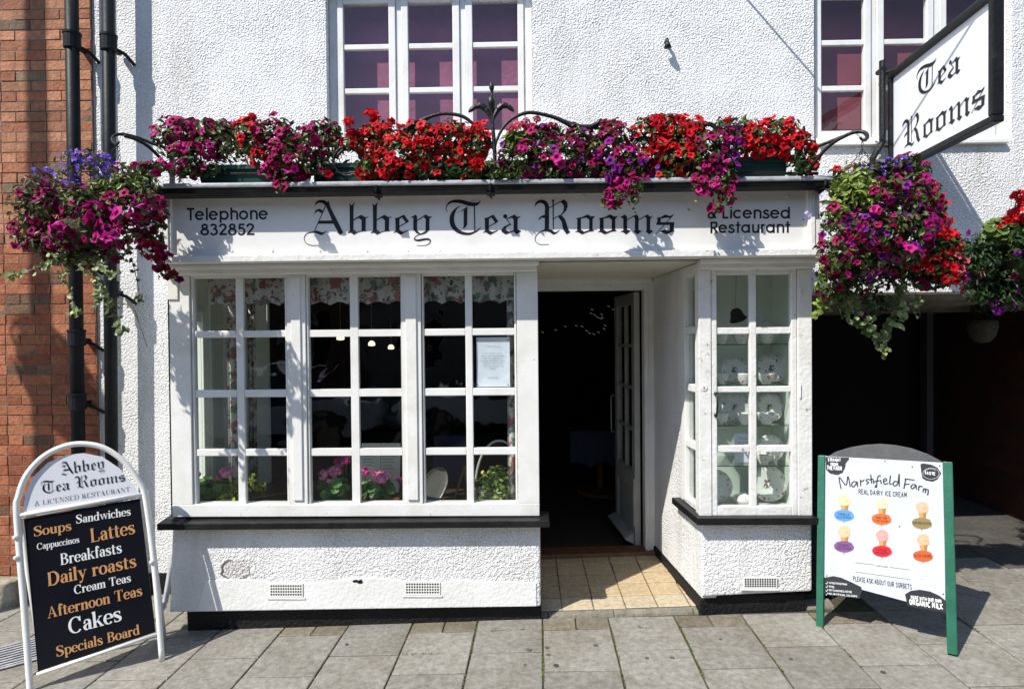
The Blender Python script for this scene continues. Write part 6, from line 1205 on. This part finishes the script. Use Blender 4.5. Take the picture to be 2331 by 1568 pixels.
sp_ = thing('serving_platter', 'oval cream platter propped up in the right casement', 'platter', (PX(990,1150,4.0),4.0,ZW)); m = MB(); c_ = P(985,1112,4.03); ax = V((.25,-1,.35)).normalized(); aa = V((.45,.2,.9)); aa = (aa-ax*aa.dot(ax)).normalized(); bb_ = ax.cross(aa)
ringp = lambda r1, r2, h: [c_+aa*(r1*math.cos(t*.3142))+bb_*(r2*math.sin(t*.3142))+ax*h for t in range(20)]
rs_ = [ringp(.15,.085,.012), ringp(.13,.07,.004), ringp(.09,.045,0)]; vs_ = [q for r_ in rs_ for q in r_]; m.add(vs_, [[i*20+k,i*20+(k+1)%20,(i+1)*20+(k+1)%20,(i+1)*20+k] for i in (0,1) for k in range(20)]+[[40+k for k in range(20)]]); po_ = m.build('dish', mat('stoneware',(.11,.105,.09),.4), sp_); s_ = po_.modifiers.new('t','SOLIDIFY'); s_.thickness = .005
es = thing('display_easel', 'small brown wooden easel leaning beside the yellow flowers', 'easel', (PX(1045,1150,4.1),4.1,ZW)); m = MB()
for a, b in (((1030,1150),(1058,1060)),((1068,1150),(1058,1060))): m.tube([P(*a,4.02)+V((0,0,.0)), P(*b,4.12)], .009, 6)
m.tube([P(1058,1070,4.12), P(1058,1070,4.12)+V((0,.12,-.30))], .008, 6); m.build('legs', M_WOOD, es)
chx, chy = PX(1040,1080,5.0), 5.05
ch = thing('dining_chair', 'dark blue upholstered chair inside the room behind the easel', 'chair', (chx,chy,.06)); m = MB(); mb_ = mat('blue_upholstery', (.03,.035,.075), .8)
m.box(chx-.21,chx+.21,chy-.21,chy+.21,.46,.54); m.build('seat', mb_, ch, bevel=.02); m = MB(); m.hexa([(chx-.19,chy-.21,.6),(chx+.19,chy-.21,.6),(chx+.19,chy-.16,.6),(chx-.19,chy-.16,.6)], [(chx-.15,chy-.27,.98),(chx+.15,chy-.27,.98),(chx+.15,chy-.22,.98),(chx-.15,chy-.22,.98)]); m.build('backrest', mb_, ch, bevel=.025)
for sx in (-1,1):
    for sy in (-1,1): m = MB(); m.tube([(chx+sx*.19,chy+sy*.19,.06),(chx+sx*.18,chy+sy*.18,.47 if sy > 0 else .70)], .016, 6); m.build('leg', M_WOOD, ch)
# room lamps and fairy lights
M_GLOBE = mat('lit_lamp_glass', (1,.86,.52), .4, emit=1.3)
for (x, y, Y_, lb) in ((775,768,6.6,'small lit globe lamp glowing in the room, leftmost of the row'), (846,782,7.4,'small lit globe lamp, middle of the three seen through the middle casement'), (890,790,8.2,'small lit globe lamp, lowest in the row nearest the right')):
    c_ = P(x,y,Y_); r_ = thing('globe_lamp', lb, 'lamp', (c_.x,Y_,2.43), 'globe lamps in the room'); m = MB(); m.lathe(c_, [(.0001,.035),(.022,.03),(.042,.0),(.038,-.025),(.0001,-.03)], 12); m.build('shade', M_GLOBE, r_, smooth=True); m = MB(); m.tube([c_+V((0,0,.04)), V((c_.x,Y_,2.44))], .006, 6); m.build('stem', M_BRASS, r_)
def c5b(x, y): return ((830+x/2.8)/1.0725, (560+y/2.8)/1.0725)
fl = thing('fairy_lights', 'looped string of tiny white fairy lights in the dark doorway', 'string lights', tuple(P(*c5b(1600,670),6.8)))
LPp = [(1380,700),(1470,685),(1535,660),(1610,655),(1650,660),(1682,690),(1702,708),(1730,713),(1762,700),(1800,676),(1808,655),(1790,600),(1776,606),(1756,598),(1737,582),(1712,572),(1718,545),(1785,578),(1832,524),(1866,546),(1876,585)]
m = MB(); m.tube([P(*c5b(*q),6.8) for q in LPp], .0012, 4); m.build('wire', M_INK, fl); m = MB()
for q in LPp:
    for k_ in range(2): m.ball(P(*c5b(q[0]+k_*9,q[1]+k_*5),6.8), .0034, 6, 4)
m.build('bulb', mat('fairy_bulb', (1,.95,.85), .4, emit=.22), fl)
tb = thing('dining_table', 'table under a pale blue cloth deep inside the doorway', 'table', (.75,6.6,.06)); m = MB(); m.box(.45,1.15,6.3,7.0,.745,.77)
for i in range(10): x = .45+i*.07; m.hexa([(x,6.295-.01*(i%2),.45+.05*math.sin(i*1.7)),(x+.07,6.295-.01*((i+1)%2),.45+.05*math.sin((i+1)*1.7)),(x+.07,6.3,.45),(x,6.3,.45)], [(x,6.295,.74),(x+.07,6.295,.74),(x+.07,6.3,.74),(x,6.3,.74)])
m.build('tablecloth', mat('pale_blue_cloth', (.03,.04,.075), .8), tb); m = MB(); m.tube([(.8,6.65,.06),(.8,6.65,.74)], .04, 8); m.lathe((.8,6.65,.06), [(.25,0),(.25,.03),(.04,.05)], 12); m.build('pedestal', M_WOOD, tb)
# display cabinet with china
CABx0, CABx1 = RX0+.12, RX1-.06
DC = thing('display_cabinet', 'pale green lined display cabinet with glass shelves behind the narrow window', 'cabinet', ((RX0+RX1)/2, 4.1, .66)); m = MB()
m.box(CABx0-.02, CABx1+.02, 4.20, 4.22, .66, 2.18); m.box(CABx1+.0, CABx1+.02, YB+.092, 4.199, .66, 2.18); m.build('lining', M_PALE, DC)
m = MB(); m.box(RX0+.10, CABx1-.001, YB+.092, 4.199, .64, .668); m.build('base_board', mat('grey_lining', (.42,.45,.40), .6), DC)
m = MB(); m.box(RX0+.10, CABx1-.001, YB+.092, 4.199, 2.165, 2.18); m.build('top_board', M_PALE, DC)
M_SHELF = mat('shelf_glass_edge', (.02,.10,.06), .1); shz = []
for y in (783, 875, 966, 1057):
    z = PZ(1717,y,3.9); shz.append(z); m = MB(); m.box(CABx0+.0, CABx1-.004, 3.868, 4.198, z-.004, z)
    g = M_GLASS; so_ = m.build('shelf', g, DC); m = MB(); m.box(CABx0+.0, CABx1-.004, 3.8635, 3.8675, z-.0045, z); m.build('shelf_edge', M_SHELF, so_)
zb_ = .668
def cup(lb, px, Y, z, r=.042, m_=M_CHINA):
    x = PX(px,900,Y); r_ = thing('teacup', lb, 'teacup', (x,Y,z), 'china on display'); m = MB(); m.lathe((x,Y,z+.001), [(.0001,.002),(r*.5,0),(r*.55,.008),(r*.85,.03),(r*1.0,.062),(r*1.04,.07),(r*.96,.07),(r*.8,.032),(.0001,.012)], 16); m.build('bowl', m_, r_, smooth=True)
    m = MB(); m.tube([(x+r*.85,Y,z+.058),(x+r*1.35,Y,z+.06),(x+r*1.5,Y,z+.042),(x+r*1.2,Y,z+.024),(x+r*.75,Y,z+.022)], .0038, 6); m.build('handle', m_, r_, smooth=True)
def plate(lb, px, py, Y, z, r, m_=M_CHINA, rim=(.30,.14,.08)):
    c_ = P(px,py,Y); r = min(r, 1); x = c_.x; o_ = thing('plate', lb, 'plate', (x,Y,z), 'china on display'); ax = V((-.1,-1,.25)).normalized(); c_ = V((x, Y, z+r*.97+.002)); m = MB()
    m.lathe(c_, [(.0001,0),(r*.6,0),(r*.68,.006),(r,.014),(r,.018),(r*.66,.010),(.0001,.004)], 22, axis=ax); m.build('dish', m_, o_, smooth=True)
    m = MB(); a, b = onb(ax)[1:]
    for i in range(9): t = i*.698; q = c_+(a*math.cos(t)+b*math.sin(t))*r*.84+ax*.0165; floret(m, q, ax, r*.075, tuple(.25+.6*v for v in rim), random.Random(i))
    if r > .07: floret(m, c_+ax*.0075, ax, r*.26, rim, random.Random(4)); floret(m, c_+ax*.0078+a*r*.2, ax, r*.16, (.08,.16,.07), random.Random(5))
    m.build('painted_sprig', KT, o_, recalc=False)
s1,s2_,s3,s4 = shz
cup('white teacup with red sprigs on the top glass shelf, left pane', 1645, 3.93, s1, .040); cup('larger red-flowered teacup on the top glass shelf beside the glazing bar', 1688, 3.92, s1, .052); cup('gilded teacup on the top glass shelf, right pane', 1748, 3.93, s1, .050, M_CHINA2); plate('gold-sprigged plate standing behind the cup on the top shelf', 1742, 740, 4.06, s1, .075, M_CHINA2, (.40,.22,.05))
plate('grey-blue plate on the second glass shelf, left pane', 1672, 840, 4.06, s2_, .085, M_CHINA, (.2,.25,.28)); cup('tall white teacup in front of the plate on the second shelf', 1694, 3.93, s2_, .050); plate('dark-sprigged plate on the second glass shelf, right pane', 1757, 838, 4.05, s2_, .095, M_CHINA, (.07,.06,.05)); cup('dark-sprigged teacup on the second glass shelf, right pane', 1744, 3.92, s2_, .052, M_CHINA2); cup('small teacup at the left end of the second glass shelf', 1645, 3.95, s2_, .038)
plate('plain grey plate on the third glass shelf, left pane', 1674, 925, 4.07, s3, .09, M_CHINA, (.3,.3,.32)); plate('small saucer tilted before the grey plate on the third shelf', 1692, 940, 3.98, s3, .062, M_CHINA, (.3,.22,.24)); cup('white teacup on the third glass shelf, left pane', 1694, 3.91, s3, .040); plate('green-rimmed plate on the third glass shelf, right pane', 1752, 925, 4.05, s3, .09, M_CHINA, (.10,.16,.10)); cup('white teacup on the third glass shelf, right pane', 1744, 3.92, s3, .055); cup('little teacup at the left end of the third glass shelf', 1645, 3.95, s3, .040)
plate('red-sprigged plate on the fourth glass shelf, right pane', 1752, 1020, 4.0, s4, .085, M_CHINA, (.30,.03,.03)); cup('dark red teacup on the fourth glass shelf, right pane', 1738, 3.91, s4, .046, M_CHINA2)
plate('large white plate with a pink rose on the cabinet floor', 1748, 1118, 4.02, zb_, .115, M_CHINA, (.45,.10,.20)); plate('plate cut off by the window edge on the cabinet floor', 1628, 1118, 4.0, zb_, .105, M_CHINA2, (.32,.2,.1))
bo = thing('sugar_bowl', 'low lidded china bowl on the cabinet floor, left pane', 'bowl', (PX(1694,1145,3.95),3.95,zb_), 'china on display'); x = PX(1694,1145,3.95); m = MB(); m.lathe((x,3.95,zb_+.001), [(.0001,0),(.05,0),(.068,.025),(.07,.04),(.0001,.04)], 18); m.build('bowl', M_CHINA, bo, smooth=True); m = MB(); m.lathe((x,3.95,zb_+.042), [(.072,0),(.06,.012),(.02,.022),(.012,.034),(.0001,.036)], 18); m.build('lid', M_CHINA2, bo, smooth=True)
cd = thing('price_card', 'pale blue printed card leaning between two glass shelves', 'card', (PX(1692,1000,3.97),3.97,s4)); NQ = Plane((0,3.965,0),(1,0,0),(0,0,1)); q0 = NQ.px(1672,986); q1 = NQ.px(1716,1054); m = MB(); m.box(q0[0],q1[0],3.966,3.968,s4+.001,q0[1]); co_ = m.build('sheet', M_PAPER, cd); m = MB()
for t_, y in (('Please',1000),('vintage china',1009),('available',1018),('to buy',1026)): NQ.text(m,'light',t_,(1680,y),(1708,y),5,.0005,False,GI)
m.build('lettering', KT, co_)
be = thing('bell', 'dark bell hanging at the top of the display window', 'bell', tuple(P(1676,715,4.0))); c_ = P(1677,716,4.0); m = MB(); ax = V((-.35,-.2,.9)); m.lathe(c_-ax.normalized()*.04, [(.0001,.005),(.05,0),(.056,.004),(.042,.03),(.036,.06),(.022,.078),(.0001,.083)], 16, axis=ax); m.build('bell_body', M_IRON, be, smooth=True); m = MB(); m.tube([c_+ax*.035, V((c_.x,4.0,2.165))], .0016, 5); m.build('cord', M_BRASS, be)
# ================================================================== PASSAGE SIGN, GRATE, WEEDS, STAINS
fx0, fx1 = PX(2141,940,6.38), PX(2212,940,6.38); fz1, fz0 = PZ(2141,922,6.38), PZ(2141,962,6.38)
fs = thing('fire_exit_sign', 'dim sign reading Fire exit Keep clear on the dark passage wall', 'sign', (fx0,6.39,fz0)); m = MB(); m.box(fx0,fx1,6.385,6.397,fz0,fz1); so_ = m.build('plate', mat('sign_green', (.03,.09,.06), .5), fs); FQ = Plane((0,6.3845,0),(1,0,0),(0,0,1)); m = MB(); dim = (.35,.38,.38)
FQ.text(m,'caps','FIRE EXIT',(2166,939),(2200,940),9,.0005,False,dim); FQ.text(m,'caps','KEEP CLEAR',(2163,957),(2202,958),8,.0005,False,dim); FQ.strokepx(m,[(2142,942),(2211,943)],.006,.0005,dim,False); FQ.strokepx(m,[(2154,923),(2154,961)],.006,.0005,dim,False); m.build('lettering', KT, so_)
ga = G(0,1490); dg = thing('drain_grate', 'slotted iron drain grate in the paving at the bottom left corner', 'drain grate', (-3.05,3.30,gz(-3.05))); m = MB(); u_ = V((.80,.60,.028)).normalized(); w_ = V((-.60,.80,-.02)).normalized(); o_ = G(20,1520)+V((-.1,-.05,.003)); nz = V((0,0,1))
m.obox(o_,u_,w_,nz,-.5,.34,-.03,-.012,0,.006); m.obox(o_,u_,w_,nz,-.5,.34,.30,.318,0,.006)
for i in range(8): m.obox(o_,u_,w_,nz,-.5,.34,.0+i*.038,.016+i*.038,0,.006)
m.build('bar', M_LEAD, dg); m = MB(); m.obox(o_,u_,w_,nz,-.5,.34,-.011,.299,-.002,.0005); m.build('pit', M_DARK, dg)
wd_ = MB(); rn = random.Random(9)
def tuft(x, y, n, sx, sy):
    for i in range(n):
        X = x*ct+y*st_; Y_ = -x*st_+y*ct; q = V((X+rn.gauss(0,sx), Y_+rn.gauss(0,sy), 0)); q.z = gz(q.x)+rn.uniform(.0005,.006)
        leaf(wd_, q, V((rn.gauss(0,.7),rn.gauss(-.3,.7),1)), rn.uniform(.005,.012), rn.uniform(.003,.006), rn.choice([(.10,.13,.02),(.07,.09,.02),(.14,.15,.03)]), rn)
for i, spots in ((-2,((3.55,4),(3.25,6))),(-1,((3.70,9),(3.45,12),(3.1,6))),(0,((3.64,6),(3.3,14),(3.15,12))),(1,((3.6,8),(3.5,14),(3.35,10),(3.1,12))),(2,((3.62,10),(3.5,16),(3.4,10),(3.2,14))),(3,((3.5,6),(3.2,8))),(4,((3.7,8),(3.3,6))),(6,((3.9,8),(3.6,5)))):
    for (y, n) in spots: tuft(.002+i*SL, y, n*4, .0022, .05)
for (x, y, n) in ((-.30,3.655,10),(-.16,3.66,12),(-.62,3.40,14),(-.75,3.4,8),(.15,3.66,6),(-.35,3.80,9),(.55,3.655,6),(-.05,3.81,8)): tuft(x, y, n*2, .05, .004)
wo_ = wd_.build('weeds', M_LEAF, recalc=False); wo_['kind'] = 'stuff'
st2 = MB(); 
for (x, y, r_) in ((1205,1479,.016),(1245,1474,.013),(1248,1490,.012),(1356,1469,.013),(1530,1497,.014),(1266,1515,.016),(1473,1498,.012),(790,1467,.012),(1195,1513,.007),(1640,1455,.010),(1800,1500,.012),(2010,1530,.014)):
    c_ = G(x, y); st2.add([V((c_.x+math.cos(t*.6283)*r_*rn.uniform(.8,1.15), c_.y+math.sin(t*.6283)*r_*rn.uniform(.8,1.1), gz(c_.x)+.004)) for t in range(10)], [list(range(10))], (lambda g: (g,g,g*.95))(rn.uniform(.03,.12)))
struct(st2.build('pavement_stains', KT))
# ================================================================== ACROSS THE STREET
GO = 'terraced houses across the street'
def house(x0, x1, zh, wall, lb, seed):
    root = thing('terraced_house', lb, 'house', ((x0+x1)/2,-8,gz((x0+x1)/2)), GO); m = MB(); w_ = (x1-x0)/3; hs = []
    for i in range(3):
        xc = x0+w_*(i+.5); hs.append((xc-.45,xc+.45,3.4,4.9))
        if i != 1: hs.append((xc-.55,xc+.55,.9,2.3))
    hs.append((x0+w_*1.5-.45,x0+w_*1.5+.45,.1,2.2)); m2 = MB(); wall_holes(m2, x0, x1, -.6, zh, hs, 0, .3); m2.v = [(a,-8-b+.3,c) for a,b,c in m2.v]; m2.build('wall', wall, root)
    m = MB(); m.box(x0,x1,-16,-8.35,-.6,zh-.01); m.build('house_body', M_DARK, root)
    m = MB(); m.hexa([(x0,-7.75,zh),(x1,-7.75,zh),(x1,-16,zh),(x0,-16,zh)], [(x0,-11.6,zh+2),(x1,-11.6,zh+2),(x1,-12,zh+2),(x0,-12,zh+2)]); ro = m.build('roof', mat('slate_roof', (.07,.07,.08), .7, var=(.05,.05,.06), vscale=6), root); m = MB(); m.box(x0+.3,x0+.9,-12.3,-11.4,zh+1.5,zh+3.0); m.build('chimney', wall, ro)
    for k_, (a,b,c,d) in enumerate(hs):
        m = MB(); m.box(a+.001,a+.07,-8.12,-8.05,c,d); m.box(b-.07,b-.001,-8.12,-8.05,c,d); m.box(a+.07,b-.07,-8.12,-8.05,c,c+.07); m.box(a+.07,b-.07,-8.12,-8.05,d-.07,d)
        if k_ == len(hs)-1: m.box(a+.07,b-.07,-8.10,-8.06,c+.07,d-.07); m.build('door', M_TROUGH, root)
        else: m.box((a+b)/2-.02,(a+b)/2+.02,-8.12,-8.05,c+.07,d-.07); m.build('window', M_PAINT, root)
house(-12.5,-4.0,5.8,mat('opposite_brick',(.16,.06,.035),.9,var=(.11,.045,.03),vscale=5),'brick terraced house directly across the street',1)
house(-4.0,4.5,5.6,mat('opposite_stone',(.22,.20,.16),.9,var=(.16,.14,.11),vscale=5),'stone terraced house across the street from the doorway',2)
house(4.5,13,6.0,mat('opposite_brick_dark',(.12,.05,.03),.9,var=(.09,.04,.025),vscale=5),'dark brick terraced house across the street to the right',3)
gsheet('far_pavement', M_LEAD, -13, 13, -8.0, -5.63, -.004)

GCAR = 'cars parked across the street'
def car(x, y, m_, lb):
    z = gz(x)-.13; root = thing('parked_car', lb, 'car', (x,y,z), GCAR); q = lambda a,b,c: (x+a, y+b, z+c)
    side = [(-2.05,.25),(-2.08,.55),(-1.95,.72),(-1.05,.88),(1.35,.92),(1.98,.86),(2.05,.5),(2.0,.25)]
    m = MB(); m.hexa([q(a,-.84,c) for a,c in side], [q(a,.84,c) for a,c in side]); m.build('body', m_, root, bevel=.06)
    cab = [(-1.05,.88),(-.35,1.38),(.9,1.42),(1.55,.92)]; m = MB(); m.hexa([q(a,-.80+.12*(c > 1),c-.002) for a,c in cab], [q(a,.80-.12*(c > 1),c-.002) for a,c in cab]); m.build('windows', mat('car_glass', (.01,.012,.014), .05), root, bevel=.03)
    m = MB(); m.hexa([q(-.4,-.69,1.375),q(.95,-.69,1.415),q(.95,.69,1.415),q(-.4,.69,1.375)], [q(-.38,-.67,1.405),q(.93,-.67,1.445),q(.93,.67,1.445),q(-.38,.67,1.405)]); m.build('roof', m_, root, bevel=.02)
    for a in (-1.3, 1.3):
        for b in (-.8, .8):
            m = MB(); m.lathe(q(a,b-.09,.3), [(.0001,0),(.28,0),(.3,.03),(.3,.15),(.28,.18),(.0001,.18)], 18, axis=V((0,1,0))); w_ = m.build('wheel', M_ROAD, root); m = MB(); m.lathe(q(a,b+(.0905 if b > 0 else -.0945),.3), [(.0001,0),(.19,0),(.19,.004),(.0001,.004)], 14, axis=V((0,1,0))); m.build('rim', M_BRASS, w_)
car(-4.9, -4.5, mat('silver_car_paint', (.55,.56,.58), .25), 'silver hatchback parked across the street to the left')
car(-.3, -4.5, mat('white_car_paint', (.72,.72,.70), .25), 'white hatchback parked across the street opposite the doorway')
